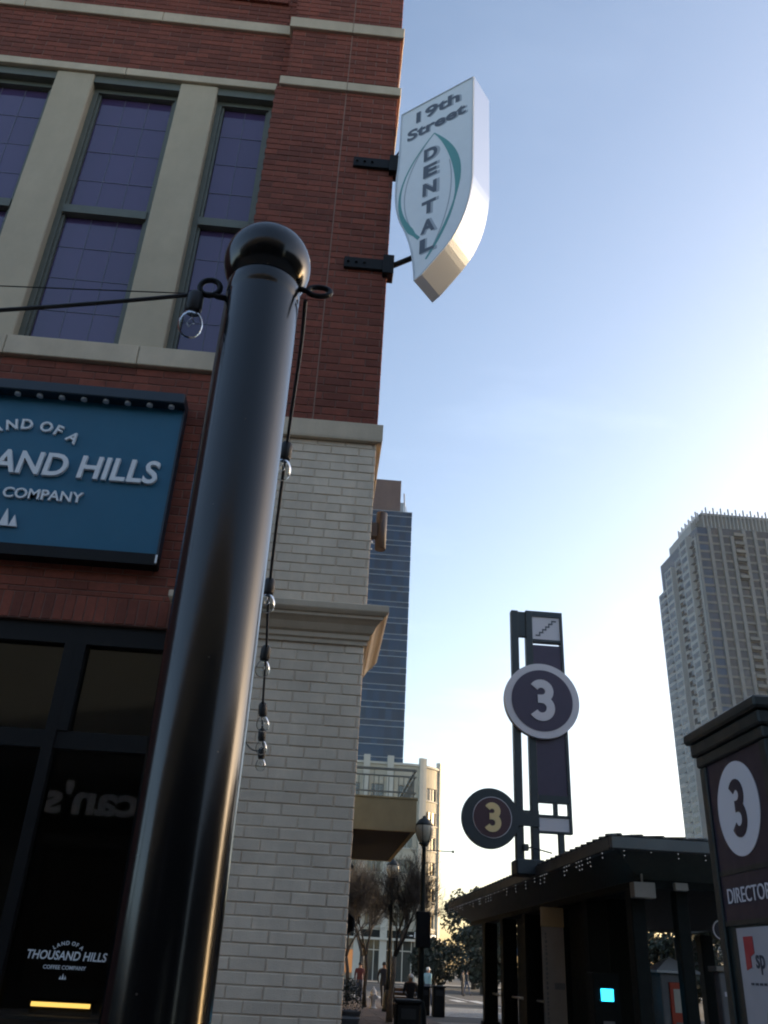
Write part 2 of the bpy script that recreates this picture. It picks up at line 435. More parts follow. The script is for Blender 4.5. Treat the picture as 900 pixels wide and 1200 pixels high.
for j in range(0, 9):
    x = 4.56+j*1.15
    kb.box(x, x+1.14, 33.21, 33.36, -.5, -.004)
o = kb.build('kerb', 'concrete'); o.parent = sw
struct('road', MB().add([(4.53,33.4,-.116),(60,33.4,-.116),(60,112,-.116),(4.53,112,-.116)], [(0,1,2,3)]).add([(-60,58.2,-.116),(4.53,58.2,-.116),(4.53,112,-.116),(-60,112,-.116)], [(0,1,2,3)]), 'asphalt')
ln = MB()
for k in range(9): ln.box(4.9, 9.5, 40.5+k*1.1, 40.9+k*1.1, -.2, -.111)
ln.box(10.8, 10.95, 50, 108, -.2, -.111)
for k in range(14): ln.box(-6+k*1.3, -5.4+k*1.3, 60, 64, -.2, -.1112)
o = ln.build('road_marking', 'road_paint'); tag(o, kind='structure')
struct('far_sidewalk', MB().box(-60, 60, 112, 124.6, -.5, .03), 'concrete')

# ================================================================== corner building
BW, BH, JT = .305, .1016, .010
bld = thing('brick_building', (-3, 9, 0), 'red brick corner building with white painted brick pilaster and tall upper windows', 'building')
_bm = {}
def brick_mesh(wid, hei, m, axis='y'):
    k = (round(wid, 2), round(hei, 3), m, axis)
    if k in _bm: return _bm[k]
    wid = k[0]; c = .005; d = .045; a, b = wid/2, hei/2
    v = [(-a,d,-b),(a,d,-b),(a,d,b),(-a,d,b),(-a,c,-b),(a,c,-b),(a,c,b),(-a,c,b),(-a+c,0,-b+c),(a-c,0,-b+c),(a-c,0,b-c),(-a+c,0,b-c)]
    f = [(0,1,5,4),(1,2,6,5),(2,3,7,6),(3,0,4,7),(4,5,9,8),(5,6,10,9),(6,7,11,10),(7,4,8,11),(8,9,10,11)]
    if axis == 'x': v = [(-q[1], q[0], q[2]) for q in v]           # faces +X
    me = MB().add(v, f).mesh('brick', m); _bm[k] = me
    return me
def lay(parent, m, u0, u1, z0, z1, plane, axis='y', holes=(), single=lambda u, z: False, joints=(), budget=None, phase=0, z_base=0.0):
    """running-bond bricks on a wall plane; those picked by `single` are objects, the rest one mesh"""
    rest = MB(); row0 = int(math.floor((z0-z_base)/BH+1e-6)); row1 = int(math.ceil((z1-z_base)/BH-1e-6))
    for r in range(row0, row1):
        za, zb = max(z0, z_base+r*BH+JT/2), min(z1, z_base+(r+1)*BH-JT/2)
        if zb-za < .02: continue
        off = ((r+phase) % 2)*BW/2
        k0 = int(math.floor((u0-off)/BW))
        for k in range(k0, int(math.ceil((u1-off)/BW))+1):
            segs = [(max(u0, off+k*BW+JT/2), min(u1, off+(k+1)*BW-JT/2))]
            for (h0, h1, hz0, hz1) in list(holes)+[(j-.007, j+.007, z0, z1) for j in joints]:
                if zb <= hz0+.01 or za >= hz1-.01: continue
                ns = []
                for a, b in segs:
                    if b <= h0 or a >= h1: ns.append((a, b)); continue
                    if a < h0: ns.append((a, h0))
                    if b > h1: ns.append((h1, b))
                segs = ns
            for a, b in segs:
                if b-a < .03: continue
                u, z = (a+b)/2, (za+zb)/2
                dp = random.uniform(-.0022, .0022); ry = random.uniform(-.004, .004)
                loc = (u, plane+dp, z) if axis == 'y' else (plane+dp, u, z)
                if budget is not None and budget[0] > 0 and single(u, z):
                    budget[0] -= 1
                    o = inst('brick', brick_mesh(b-a, zb-za, m, axis), loc, parent, (0, ry, 0) if axis == 'y' else (ry, 0, 0))
                else:
                    me = brick_mesh(b-a, zb-za, m, axis)
                    rest.add([(q.co.x+loc[0], q.co.y+loc[1], q.co.z+loc[2]) for q in me.vertices], [tuple(p.vertices) for p in me.polygons])
    if rest.v:
        o = rest.build('brickwork', m, parent); tag(o, kind='stuff')
YF, YP, XC = 8.15, 8.0, .34           # facade plane, pilaster plane, corner
XL = -7.5                              # left end that is built
# mass behind the brick skins
MB().box(XL, -1.40, 8.55, 13.5, 12.32, 17.5).box(XL, -1.40, 8.55, 13.5, 4.62, 7.50).box(XL, XC-.03, 13.5, 26.9, 0, 17.5).box(-1.4, XC-.03, 9.4, 13.5, 0, 17.5).build('core_wall', 'interior_dark', bld)
white_budget = [290]; red_budget = [290]
# lower pilaster, white painted brick
wp = MB().box(-1.36, XC-.008, YP+.008, 9.4, 0, 4.27).box(-1.36, XC-.008, YP+.008, 9.4, 4.27, 6.57).build('painted_pilaster', 'white_mortar', bld)
lay(wp, 'white_brick', -1.36, XC, 0, 4.25, YP, single=lambda u, z: u > -1.05 and z > .95, budget=white_budget)
lay(wp, 'white_brick', -1.36, XC, 4.62, 6.565, YP, single=lambda u, z: u > -.95, budget=white_budget)
lay(wp, 'white_brick', YP+.047, 9.4, 0, 4.25, XC, 'x', phase=1)
lay(wp, 'white_brick', YP+.047, 9.4, 4.62, 6.565, XC, 'x', phase=1)
# cornice between the two painted storeys: classical profile, mitred round the corner
prof = [(0, 4.245), (.025, 4.25), (.025, 4.285), (.045, 4.30), (.045, 4.345), (.07, 4.36), (.085, 4.385), (.105, 4.425), (.14, 4.46), (.165, 4.475),
        (.165, 4.50), (.185, 4.51), (.205, 4.535), (.21, 4.545), (.21, 4.60), (.20, 4.61), (0, 4.635)]
def sweep(prof, path_fn, n):
    mb = MB(); vs_ = []; fs_ = []; k = len(prof)
    for i in range(n):
        for d, z in prof: x, y = path_fn(i, d); vs_.append((x, y, z))
    for i in range(n-1):
        for j in range(k-1): fs_.append((i*k+j, (i+1)*k+j, (i+1)*k+j+1, i*k+j+1))
    fs_ += [tuple(range(k)), tuple(reversed(range((n-1)*k, n*k)))]
    return mb.add(vs_, fs_)
sweep(prof, lambda i, d: [(-1.36-d, 8.4), (-1.36-d, YP-d), (XC+d, YP-d), (XC+d, 9.38)][i], 4).build('cornice', 'painted_cornice', bld)
# cap over the painted storey
prof2 = [(0, 6.57), (.055, 6.575), (.06, 6.60), (.06, 6.79), (.05, 6.80), (0, 6.815)]
sweep(prof2, lambda i, d: [(-1.36-d, 8.4), (-1.36-d, YP-d), (XC+d, YP-d), (XC+d, 9.38)][i], 4).build('stone_cap', 'cast_stone', bld)
# upper pilaster, red brick with a control joint
rp = MB().box(-1.375, XC-.008, YP+.008, 9.4, 6.815, 12.36).box(-1.255, XC-.008, YP+.008, 9.4, 12.53, 13.66).box(-1.255, XC-.008, YP+.008, 9.4, 13.885, 17.4).build('brick_pilaster', 'red_mortar', bld)
lay(rp, 'red_brick', -1.38, XC, 6.82, 12.355, YP, joints=(-.385,), single=lambda u, z: u > -1.0 and z < 10.2, budget=red_budget)
lay(rp, 'red_brick', -1.26, XC, 12.535, 13.655, YP, joints=(-.385,))
lay(rp, 'red_brick', -1.26, XC, 13.89, 17.4, YP, joints=(-.385,))
lay(rp, 'red_brick', YP+.047, 9.4, 6.82, 12.355, XC, 'x', phase=1)
lay(rp, 'red_brick', YP+.047, 9.4, 12.535, 13.655, XC, 'x', phase=1)
lay(rp, 'red_brick', YP+.047, 9.4, 13.89, 17.4, XC, 'x', phase=1)
o = MB().box(-.391, -.379, YP+.004, YP+.02, 6.83, 17.3).build('control_joint', 'sealant', rp)
MB().box(-32, XL-.003, YF+.02, 13.5, 0, 17.4).build('added_side_wing', 'red_brick', bld)  # unseen wall added to keep bright sky out of the post's reflection
# stone string courses
def band(x0, x1, z0, z1, y, ret=None, cuts=()):
    xs = [x0]+list(cuts)+[x1]
    for a, b in zip(xs[:-1], xs[1:]):
        MB().cbox(a+.003, b-.003, y, y+.35, z0, z1, .008).build('string_course', 'cast_stone', bld)
    if ret: MB().cbox(ret-.3, ret, y+.353, 9.38, z0, z1, .008).build('string_course', 'cast_stone', bld)
band(-1.335, XC+.045, 12.36, 12.53, YP-.045, XC+.045, (-.385,))
band(-1.315, XC+.045, 13.66, 13.885, YP-.045, XC+.045, (-.385,))
band(XL, -1.38, 12.40, 12.545, YF-.045, None, (-5.6, -3.5))
band(XL, -1.265, 13.68, 13.885, YF-.045, None, (-5.2, -3.2))
# facade wall, red brick, with the sign zone and window bay left open
fw = MB().box(XL, -1.372, YF+.008, 8.55, 12.55, 17.4).build('facade_wall', 'red_mortar', bld)
fw2 = MB().box(XL, -1.372, YF+.008, 8.55, 4.345, 7.43).build('facade_wall', 'red_mortar', bld)
lay(fw2, 'red_brick', XL, -1.385, 4.62, 7.425, YF, single=lambda u, z: u > -4.2 and not (u < -1.95 and 5.05 < z < 6.8), budget=red_budget)
lay(fw, 'red_brick', XL, -1.265, 12.55, 13.675, YF)
lay(fw, 'red_brick', XL, -1.265, 13.89, 17.4, YF)
lg = MB()
for k in range(20): lg.cbox(XL+k*BW+.01, XL+k*BW+.295, YF-.05, YF+.03, 14.42, 14.51)
lg.build('corbel_course', 'red_brick', fw)
k = 0
while XL+k*.1016 < -1.5:                                           # soldier course over the shop front
    x = XL+k*.1016
    if x+.05 > -4.6: inst('soldier_brick', brick_mesh(.0916, .262, 'red_brick'), (x+.05, YF+random.uniform(-.003, .003), 4.482), fw2)
    k += 1
sc_ = MB()
for q in range(int((-4.65-XL)/.1016)): 
    me = brick_mesh(.0916, .262, 'red_brick'); sc_.add([(v.co.x+XL+q*.1016+.05, v.co.y+YF, v.co.z+4.482) for v in me.vertices], [tuple(p.vertices) for p in me.polygons])
tag(sc_.build('soldier_course', 'red_brick', fw2), kind='stuff')
MB().box(-1.5, -1.37, YF+.004, YF+.2, 0, 4.62).build('jamb_wall', 'red_brick', fw2)
# sill under the tall windows
xs = [XL, -5.9, -3.95, -2.45, -1.383]
for a, b in zip(xs[:-1], xs[1:]): MB().cbox(a+.003, b-.003, YF-.06, YF+.5, 7.435, 7.70, .01).build('window_sill', 'cast_stone', bld)
# cream piers
for a, b in ((-6.15, -5.63), (-4.44, -3.92), (-2.72, -2.20)):
    MB().cbox(a, b, YF-.005, YF+.45, 7.703, 12.395, .012).build('stone_pier', 'cream_pier', bld)
MB().box(XL, -1.385, YF+.02, YF+.5, 12.255, 12.398).build('window_head', 'olive_frame', bld)
# tall windows: frame, transom, muntins and panes
def tall_window(x0, x1, cols):
    y = YF+.17; fr = MB(); t = .07
    fr.box(x0, x0+t, y-.05, y+.08, 7.705, 12.25).box(x1-t, x1, y-.05, y+.08, 7.705, 12.25)
    fr.box(x0+t, x1-t, y-.05, y+.08, 12.17, 12.25).box(x0+t, x1-t, y-.05, y+.08, 7.705, 7.79).box(x0+t, x1-t, y-.07, y+.08, 9.84, 9.97)
    fr.box(x0+t, x0+t+.035, y-.015, y+.05, 7.79, 12.17).box(x1-t-.035, x1-t, y-.015, y+.05, 7.79, 12.17)
    wf = fr.build('window', 'olive_frame', bld)
    a0, a1 = x0+t+.035, x1-t-.035
    for (b0, b1, rows) in ((7.79, 9.84, 4), (9.97, 12.17, 4)):
        for i in range(cols):
            for j in range(rows):
                g = .004
                xa, xb = a0+(a1-a0)*i/cols+g, a0+(a1-a0)*(i+1)/cols-g
                za, zb = b0+(b1-b0)*j/rows+g, b0+(b1-b0)*(j+1)/rows-g
                me = MB().box(-(xb-xa)/2, (xb-xa)/2, 0, .008, -(zb-za)/2, (zb-za)/2).mesh('pane', 'window_glass')
                inst('pane', me, ((xa+xb)/2, y+.03, (za+zb)/2), wf, (random.gauss(0, .002), 0, random.gauss(0, .002)))
        mu = MB()
        for i in range(1, cols):
            xm = a0+(a1-a0)*i/cols; mu.box(xm-.0042, xm+.0042, y+.024, y+.045, b0, b1)
        for j in range(1, rows):
            zm = b0+(b1-b0)*j/rows
            for i in range(cols): mu.box(a0+(a1-a0)*i/cols+.0047, a0+(a1-a0)*(i+1)/cols-.0047, y+.024, y+.045, zm-.0042, zm+.0042)
        mu.build('muntin', 'muntin', wf)
    return wf
tall_window(-5.63, -4.44, 3); tall_window(-3.92, -2.72, 3); tall_window(-2.20, -1.40, 2)
MB().box(XL, -1.4, 8.5, 8.54, 7.5, 12.3).build('blind', 'interior_dark', bld)
# shop front
sf = MB().box(XL, -1.5, YF+.06, YF+.22, 4.14, 4.335)
for a, b in ((-1.60, -1.50), (-2.55, -2.45), (-3.68, -3.56), (-4.9, -4.7), (-6.2, -6.0)): sf.box(a, b, YF+.05, YF+.23, 0, 4.137)
sf.box(-2.452, -2.35, YF+.052, YF+.228, 3.301, 4.137)
sf.build('shop_front', 'black_metal', bld)
sfp = bpy.data.objects['shop_front']
for a, b in ((-2.45, -1.60), (-3.56, -2.55), (-4.7, -3.68), (-6.0, -4.9)):
    MB().box(a, b, YF+.07, YF+.21, 3.14, 3.30).build('transom', 'black_metal', sfp); MB().box(a, b, YF+.07, YF+.21, 0, .28).build('kick_plate', 'black_metal', sfp)
    for z0, z1 in ((.28, 3.14), (3.30, 4.137)):
        me = MB().box(-(b-a)/2, (b-a)/2, 0, .01, -(z1-z0)/2, (z1-z0)/2).mesh('pane', 'shop_glass')
        inst('pane', me, ((a+b)/2, YF+.14, (z0+z1)/2), sfp)
# shop window lettering
wl = MB(); O = Vector((-1.975, YF+.137, 1.465))
put_text(wl, ('THOUSAND HILLS', .018), O, X_, Z_, wid=.66, hei=.068, depth=.002, skew=.12)
wl.build('window_lettering', 'vinyl_white', sfp); wl = MB()
put_text(wl, ('COFFEE COMPANY', .014), O+Z_*-.088, X_, Z_, wid=.35, hei=.030, depth=.002)
wl.build('window_lettering', 'vinyl_white', sfp); wl = MB()
arc_text(wl, 'LAND OF A', O+Z_*.095, X_, Z_, .20, .030, .010, .002)
def hills(mb, O, s, d):
    mb.poly([(-.5*s, 0), (-.2*s, 0), (-.32*s, .45*s)], O, X_, Z_, 0, d)
    mb.poly([(-.18*s, 0), (.18*s, 0), (.0*s, .75*s)], O, X_, Z_, 0, d)
    mb.poly([(.2*s, 0), (.5*s, 0), (.34*s, .5*s)], O, X_, Z_, 0, d)
wl.build('window_lettering', 'vinyl_white', sfp); wl = MB()
hills(wl, O+Z_*-.175, .06, .002)
wl.build('hills_emblem', 'vinyl_white', sfp)
# shop interior
MB().box(XL, -1.42, 13.2, 13.45, 0, 4.6).box(XL, XL+.1, 8.5, 13.2, 0, 4.6).box(-1.52, -1.42, 8.42, 13.2, 0, 4.34).build('interior_wall', 'interior_dark', bld)
MB().box(XL+.1, -1.52, 8.42, 13.2, 4.36, 4.5).build('interior_ceiling', 'interior_ceiling', bld)
MB().box(XL+.1, -1.52, 8.42, 13.2, -.05, .02).build('interior_floor', 'wood_warm', bld)
ct = thing('shop_counter', (-2.6, 10.7, .02), 'dark wooden counter inside the coffee shop behind the glass', 'counter')
MB().cbox(-4.2, -1.75, 10.45, 10.95, .02, .86).build('cabinet', 'wood_warm', ct)
MB().cbox(-4.25, -1.72, 10.40, 11.0, .862, .90).build('countertop', 'interior_dark', ct)
ls = thing('display_light', (-2.5, 10.6, .90), 'glowing yellow light tube on the shop counter', 'light')
MB().box(-2.80, -2.16, 10.58, 10.62, .902, .97).build('stand', 'black_metal', ls)
MB().tube([(-2.78, 10.55, 1.0), (-2.18, 10.55, 1.0)], .022, 10).build('tube', 'tube_glow', ls)
MB().box(-2.82, -2.14, 10.52, 10.63, 1.026, 1.045).build('reflector', 'black_metal', ls)
# wall light on the side of the pilaster
wlg = thing('wall_light', (XC+.1, 8.42, 5.5), 'brown metal cylinder wall light on the side of the white pilaster', 'wall light')
MB().lathe([(.055, 0), (.06, .005), (.06, .44), (.055, .445)], (XC+.125, 8.42, 5.50), 20).build('shade', 'brown_metal', wlg)
MB().box(XC-.005, XC+.08, 8.37, 8.47, 5.64, 5.80).build('bracket', 'brown_metal', wlg)
MB().sphere((XC+.018, 8.12, 5.44), .011, 8, 6).build('lens', 'spark', wlg); MB().sphere((XC+.016, 8.12, 5.36), .008, 8, 6).build('lens', 'spark', wlg)  # glowing beads added for two bright glints, not lenses of this light

# ================================================================== coffee shop sign box
sg = thing('shop_sign', (-3.35, YF, 4.93), 'blue shop sign box reading THOUSAND HILLS with white raised letters above the shop front', 'sign')
FX0, FX1, FY = -4.9, -1.80, 8.0
MB().box(FX0, FX1, FY, YF-.004, 5.05, 6.80).build('face_panel', 'sign_blue', sg)
MB().cbox(FX0-.02, FX1+.02, FY-.14, YF-.005, 6.80, 6.93, .01).build('hood', 'sign_edge', sg)
MB().box(FX0-.02, FX1+.02, FY-.02, YF-.005, 4.93, 5.049).build('base_housing', 'black_metal', sg)
MB().box(FX1, FX1+.02, FY-.012, YF-.006, 5.05, 6.799).build('side_trim', 'sign_edge', sg); MB().box(FX0-.02, FX0, FY-.012, YF-.006, 5.05, 6.799).build('side_trim', 'sign_edge', sg)
MB().box(FX1+.0, FX1+.021, FY-.024, FY-.021, 4.95, 5.04).build('end_clip', 'letter_white', sg)
for k in range(13):
    x = FX1-.12-k*.235
    if x > FX0: MB().lathe([(.035, 0), (.03, .03)], (x, FY-.07, 6.771), 10).build('lamp_head', 'alu_white', sg)
tl = MB(); O = Vector((-3.35, FY, 5.97))
put_text(tl, ('THOUSAND HILLS', .018), O, X_, Z_, wid=2.84, hei=.275, depth=.04, skew=.1)
tl.build('lettering', 'letter_white', sg); tl = MB()
put_text(tl, ('COFFEE COMPANY', .014), O+Z_*-.36, X_, Z_, wid=1.42, hei=.118, depth=.03)
tl.build('lettering', 'letter_white', sg); tl = MB()
arc_text(tl, 'LAND OF A', O+Z_*.47, X_, Z_, .95, .125, .04, .03)
tl.build('lettering', 'letter_white', sg); tl = MB()
hills(tl, O+Z_*-.74, .26, .03)
tl.build('hills_emblem', 'letter_white', sg)

# ================================================================== dental blade sign
ds = thing('blade_sign', (.34, 8.0, 8.6), 'white leaf shaped blade sign reading 19th Street DENTAL on the building corner', 'sign')
A = Vector((.40, 7.85, 0)); eu = Vector((.788, -.6157, 0)); nb = Vector((.6157, .788, 0)); TH = .42
def bez(p0, p1, p2, n): return [((1-t)**2*p0[0]+2*t*(1-t)*p1[0]+t*t*p2[0], (1-t)**2*p0[1]+2*t*(1-t)*p1[1]+t*t*p2[1]) for t in [i/n for i in range(n+1)]]
outl = [(0, 11.81), (0, 11.0)] + bez((-.01, 10.75), (-.08, 10.1), (.09, 9.68), 8) + bez((.10, 9.66), (.30, 9.2), (.315, 8.66), 8) \
     + bez((.33, 8.64), (.62, 8.88), (.72, 8.97), 6)[1:] + bez((.72, 8.97), (1.06, 9.28), (1.105, 9.98), 12)[1:] + [(1.12, 11.81)]
cab = MB().poly(outl, A, eu, Z_, -TH, 0, smooth_sides=False)
cab.build('cabinet', 'brushed_alu', ds)
inn = [(.012+q[0]*.978, 8.66+(q[1]-8.66)*.9955) for q in outl]
MB().poly(inn, A, eu, Z_, .001, .005).build('face_panel', 'sign_face', ds)
MB().poly([(a, b) for a, b in reversed(inn)], A-nb*0+nb*TH, eu*1, Z_, -.005, -.001).build('face_panel', 'sign_face', ds)
MB().strip(inn+[inn[0]], .022, A, eu, Z_, .0052, .014).build('retainer_trim', 'alu_white', ds)
r_arc = bez((.54, 11.09), (1.28, 10.05), (.47, 8.93), 20); wr = [.012+.10*math.sin(math.pi*min(1, i/13))**1.2 if i < 13 else .012+.03*math.sin(math.pi*(i-12)/9) for i in range(21)]
l_arc = bez((.54, 11.09), (-.34, 10.25), (.36, 9.32), 20); wl_ = [.010+.012*math.sin(math.pi*i/20)+.09*max(0, (i-8)/12)**1.5*(1 if i < 19 else .4) for i in range(21)]
tm = MB(); tm.strip(r_arc, wr, A, eu, Z_, .005, .009); tm.strip(l_arc, wl_, A, eu, Z_, .005, .009); tm.build('leaf_emblem', 'sign_teal', ds)
gi = MB(); gi.strip([(a-.09*math.sin(math.pi*i/20), b) for i, (a, b) in enumerate(r_arc)][6:20], .014, A, eu, Z_, .005, .008)
gi.strip([(a+.075*math.sin(math.pi*i/20), b+.01) for i, (a, b) in enumerate(l_arc)][1:19], .014, A, eu, Z_, .005, .008); gi.build('leaf_emblem', 'sign_grey', ds)
dl = MB(); dg = MB()
for ch, u_, z_, h_ in (('D', .505, 10.74, .22), ('E', .505, 10.43, .22), ('N', .505, 10.11, .22), ('T', .50, 9.79, .22), ('A', .495, 9.47, .22), ('L', .49, 9.16, .22)):
    put_text(dl, (ch, .045), A+eu*(u_-.012)+Z_*z_, eu, Z_, wid=.20, hei=h_, depth=.004)
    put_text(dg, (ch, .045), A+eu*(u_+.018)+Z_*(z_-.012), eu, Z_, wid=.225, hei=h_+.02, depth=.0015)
def _dental(mb, nm, mt):
    mb.v = [tuple(Vector(q)-nb*.0052) for q in mb.v]; mb.build(nm, mt, ds)
_dental(dl, 'lettering', 'sign_dark'); _dental(dg, 'letter_shadow', 'sign_grey')
for body, u_, z_, w_, h_ in (('19th', .58, 11.57, .66, .21), ('Street', .56, 11.28, .88, .20)):
    dl = MB(); dg = MB()
    put_text(dl, (body, .03), A+eu*u_+Z_*z_, eu, Z_, wid=w_, hei=h_, depth=.004)
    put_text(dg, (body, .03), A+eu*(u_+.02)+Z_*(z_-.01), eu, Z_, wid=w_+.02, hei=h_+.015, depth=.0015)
    _dental(dl, 'lettering', 'sign_dark'); _dental(dg, 'letter_shadow', 'sign_grey')
for z in (10.95, 9.16):
    br = MB().cbox(-.20, XC+.012, YP-.05, YP-.006, z-.085, z+.085, .006)
    br.cbox(XC-.06, XC+.075, YP-.09, YP+.10, z-.16, z+.14, .006)
    for x in (-.15, -.05, .05): br.lathe([(.016, 0), (.016, .02)], (x, YP-.06, z-.01), 8)
    br.build('bracket', 'black_metal', ds)
    MB().tube([(XC+.03, YP-.02, z), (A.x+eu.x*.33+nb.x*.2, A.y+eu.y*.33+nb.y*.2, z+.12)], .035, 8).build('arm', 'black_metal', ds)
MB().tube([(XC+.02, YP-.04, 11.12), (XC+.10, YP-.12, 11.2)], .012, 6).build('conduit', 'black_metal', ds)

# ================================================================== post with ball cap and the string lights
def make_post(x, y, label):
    p = thing('round_post', (x, y, 0), label, 'post', 'black string light posts')
    MB().lathe([(.14, 0), (.14, .02), (.11, .05), (.098, .08), (.095, .1), (.095, 3.0), (.0935, 3.006), (.0935, 3.012), (.095, 3.018), (.095, 3.055), (.09, 3.065), (.07, 3.072)], (x, y, 0), 64).build('shaft', 'post_paint', p)
    MB().sphere((x, y, 3.14), .115, 40, 24).build('ball_cap', 'post_paint', p)
    MB().lathe([(.085, 3.058), (.085, 3.075), (.06, 3.09)], (x, y, 0), 40).build('collar', 'black_metal', p)
    for sx in (-1, 1):
        cx = x+sx*.135; path = []
        if sx < 0:
            path = [(x-.09, y-.02, 3.0), (x-.112, y-.02, 3.003)]+[(cx+.026*math.cos(t), y-.02, 3.03+.026*math.sin(t)) for t in [R_(-60-k*24) for k in range(16)]]
        else:
            path = [(x+.085, y-.01, 3.065), (x+.10, y-.01, 3.062)]+[(cx+.01+.03*math.cos(t), y-.01+.012*math.sin(t), 3.06+.026*math.sin(t)) for t in [R_(190-k*24) for k in range(16)]]
        MB().tube(path, .0075, 8).build('eye_bolt', 'black_metal', p)
    return p
make_post(-.246, 1.75, 'glossy black round steel post with ball cap in front of the coffee shop')
make_post(-5.35, 1.75, 'matching black ball capped post holding the other end of the level light string')
def string_light(name, label, path, spots, root):
    t = thing(name, root, label, 'string light', 'string lights on the black post')
    MB().tube(path, .0055, 6).build('cord', 'rubber_black', t)
    for (x, y, z) in spots:
        s_ = MB().lathe([(.008, .012), (.016, .006), (.021, -.004), (.0215, -.045), (.019, -.05), (.019, -.056), (.012, -.058)], (0, 0, 0), 14).build('socket', 'rubber_black', t)
        s_.location = Vector((x, y, z))-Vector(root); s_.rotation_euler = (random.uniform(-.12, .12), random.uniform(-.12, .12), 0)
        b_ = MB().lathe([(.0125, -.052), (.015, -.06), (.024, -.07), (.030, -.085), (.0315, -.098), (.029, -.112), (.021, -.124), (.010, -.130), (.0005, -.131)], (0, 0, 0), 18).build('bulb', 'bulb_glass', None)
        b_.parent = s_
        f_ = MB().tube([(0, 0, -.055), (0, 0, -.075), (-.009, 0, -.092), (-.004, .006, -.10), (.004, -.006, -.10), (.009, 0, -.092), (.002, 0, -.075)], .0012, 4).build('filament', 'brushed_alu', None)
        f_.parent = s_
    return t
def spline(pts, n=10):
    out_ = []
    P = [Vector(q) for q in pts]; P = [P[0]*2-P[1]]+P+[P[-1]*2-P[-2]]
    for i in range(1, len(P)-2):
        for k in range(n):
            t = k/n; a, b, c, d = P[i-1:i+3]
            out_.append(.5*((2*b)+(c-a)*t+(2*a-5*b+4*c-d)*t*t+(3*b-a-3*c+d)*t**3))
    return out_+[P[-2]]
sp1 = [(-.19, 2.4, 2.99), (-.24, 3.0, 2.76), (-.27, 3.6, 2.70), (-.30, 4.2, 2.61), (-.33, 4.8, 2.625), (-.36, 5.4, 2.65)]
string_light('string_light', 'bulb string running from the black post down towards the white brick pilaster', spline([(-.135, 1.75, 3.035), (-.148, 1.95, 3.02)]+sp1+[(-.55, 6.9, 2.97), (-.72, 7.985, 3.30)]), sp1, (-.12, 1.75, 3.05))
hk = MB().tube([(-.72, 8.02, 3.32), (-.72, 7.98, 3.32), (-.72, 7.965, 3.30), (-.72, 7.975, 3.285)], .006, 6).build('wall_hook', 'black_metal'); tag(hk, 'small black hook in the white brick holding the string light end', 'hook')
pts2 = [(-.385, 1.73, 3.008)]
for k in range(0, 41):
    t = k/40; x = -.41-t*(4.80); z = 3.005-(1-(2*t-1)**2)*.31
    pts2.append((x, 1.73, z))
pts2.append((-5.21, 1.73, 3.03))
sp2 = [(-.412, 1.73, 3.0)]+[(x, 1.73, 3.005-(1-(2*((-.41-x)/4.8)-1)**2)*.31) for x in [-1.15-.62*k for k in range(6)]]
t2 = string_light('string_light', 'level bulb string with one clear bulb beside the ball capped post', pts2, sp2, (-.38, 1.73, 3.0))
MB().tube([(-.39, 1.735, 3.012), (-1.5, 1.735, 2.935), (-2.8, 1.735, 2.905), (-4.1, 1.735, 2.935), (-5.2, 1.735, 3.02)], .0016, 5).build('support_wire', 'black_metal', t2)
# ================================================================== side of the street: terrace building
nbld = thing('terrace_building', (-3, 31, 0), 'tan stucco building with a railed balcony over the sidewalk behind the white pilaster', 'building')
MB().box(-14, 1.0, 27.0, 45, 0, 6.1).build('wall', 'stucco_tan', nbld)
MB().box(1.003, 3.0, 27.52, 35.9, 5.2, 5.25).build('balcony_soffit', 'soffit_dark', nbld)
bal = MB().box(1.003, 3.07, 27.40, 27.55, 5.18, 6.12).box(2.95, 3.07, 27.553, 35.9, 5.18, 6.12).box(1.003, 3.07, 35.903, 36.0, 5.18, 6.12).build('balcony', 'stucco_tan', nbld)
MB().box(1.003, 3.10, 27.37, 27.56, 6.123, 6.17).box(2.93, 3.10, 27.563, 36.0, 6.123, 6.17).build('coping', 'stucco_tan', bal)
rl = MB()
for z, r in ((7.0, .035), (6.80, .022), (6.32, .022)):
    rl.box(1.003, 3.05, 27.46-r, 27.46+r, z-r, z+r).box(3.0-r, 3.0+r, 27.52, 35.9, z-r, z+r)
rl.build('railing', 'railing_grey', bal)
for k in range(13):
    x = 1.1+k*.155
    MB().box(x-.013, x+.013, 27.447, 27.473, 6.17, 7.0 if k % 4 == 0 else 6.80).build('baluster', 'railing_grey', bal)
for k in range(40):
    y = 27.7+k*.2
    MB().box(2.987, 3.013, y-.013, y+.013, 6.17, 7.0 if k % 5 == 0 else 6.80).build('baluster', 'railing_grey', bal)
br = thing('bracket_arm', (.33, 20, 3.4), 'black bracket arm with a ball tip on the building side wall', 'bracket')
MB().tube([(.30, 20, 3.41), (.84, 20, 3.41)], .018, 8).build('arm', 'black_metal', br); MB().sphere((.87, 20, 3.41), .045, 12, 8).build('ball_tip', 'black_metal', br)
hs = thing('hanging_sign', (.33, 19.9, 2.6), 'small dark hanging sign under the bracket arm on the side wall', 'sign')
MB().cbox(.40, .82, 19.97, 20.03, 2.78, 3.22, .01).build('sign_board', 'black_metal', hs)
MB().tube([(.5, 20, 3.22), (.5, 20, 3.41)], .008, 6).tube([(.75, 20, 3.22), (.75, 20, 3.41)], .008, 6).build('hanger', 'black_metal', hs)
MB().box(.46, .76, 19.962, 19.969, 3.02, 3.06).box(.5, .72, 19.962, 19.969, 2.92, 2.95).build('sign_marks', 'sign_pale', hs)
aw = thing('awning', (.9, 21, 2.3), 'dark cloth awning over a shop doorway along the side wall', 'awning')
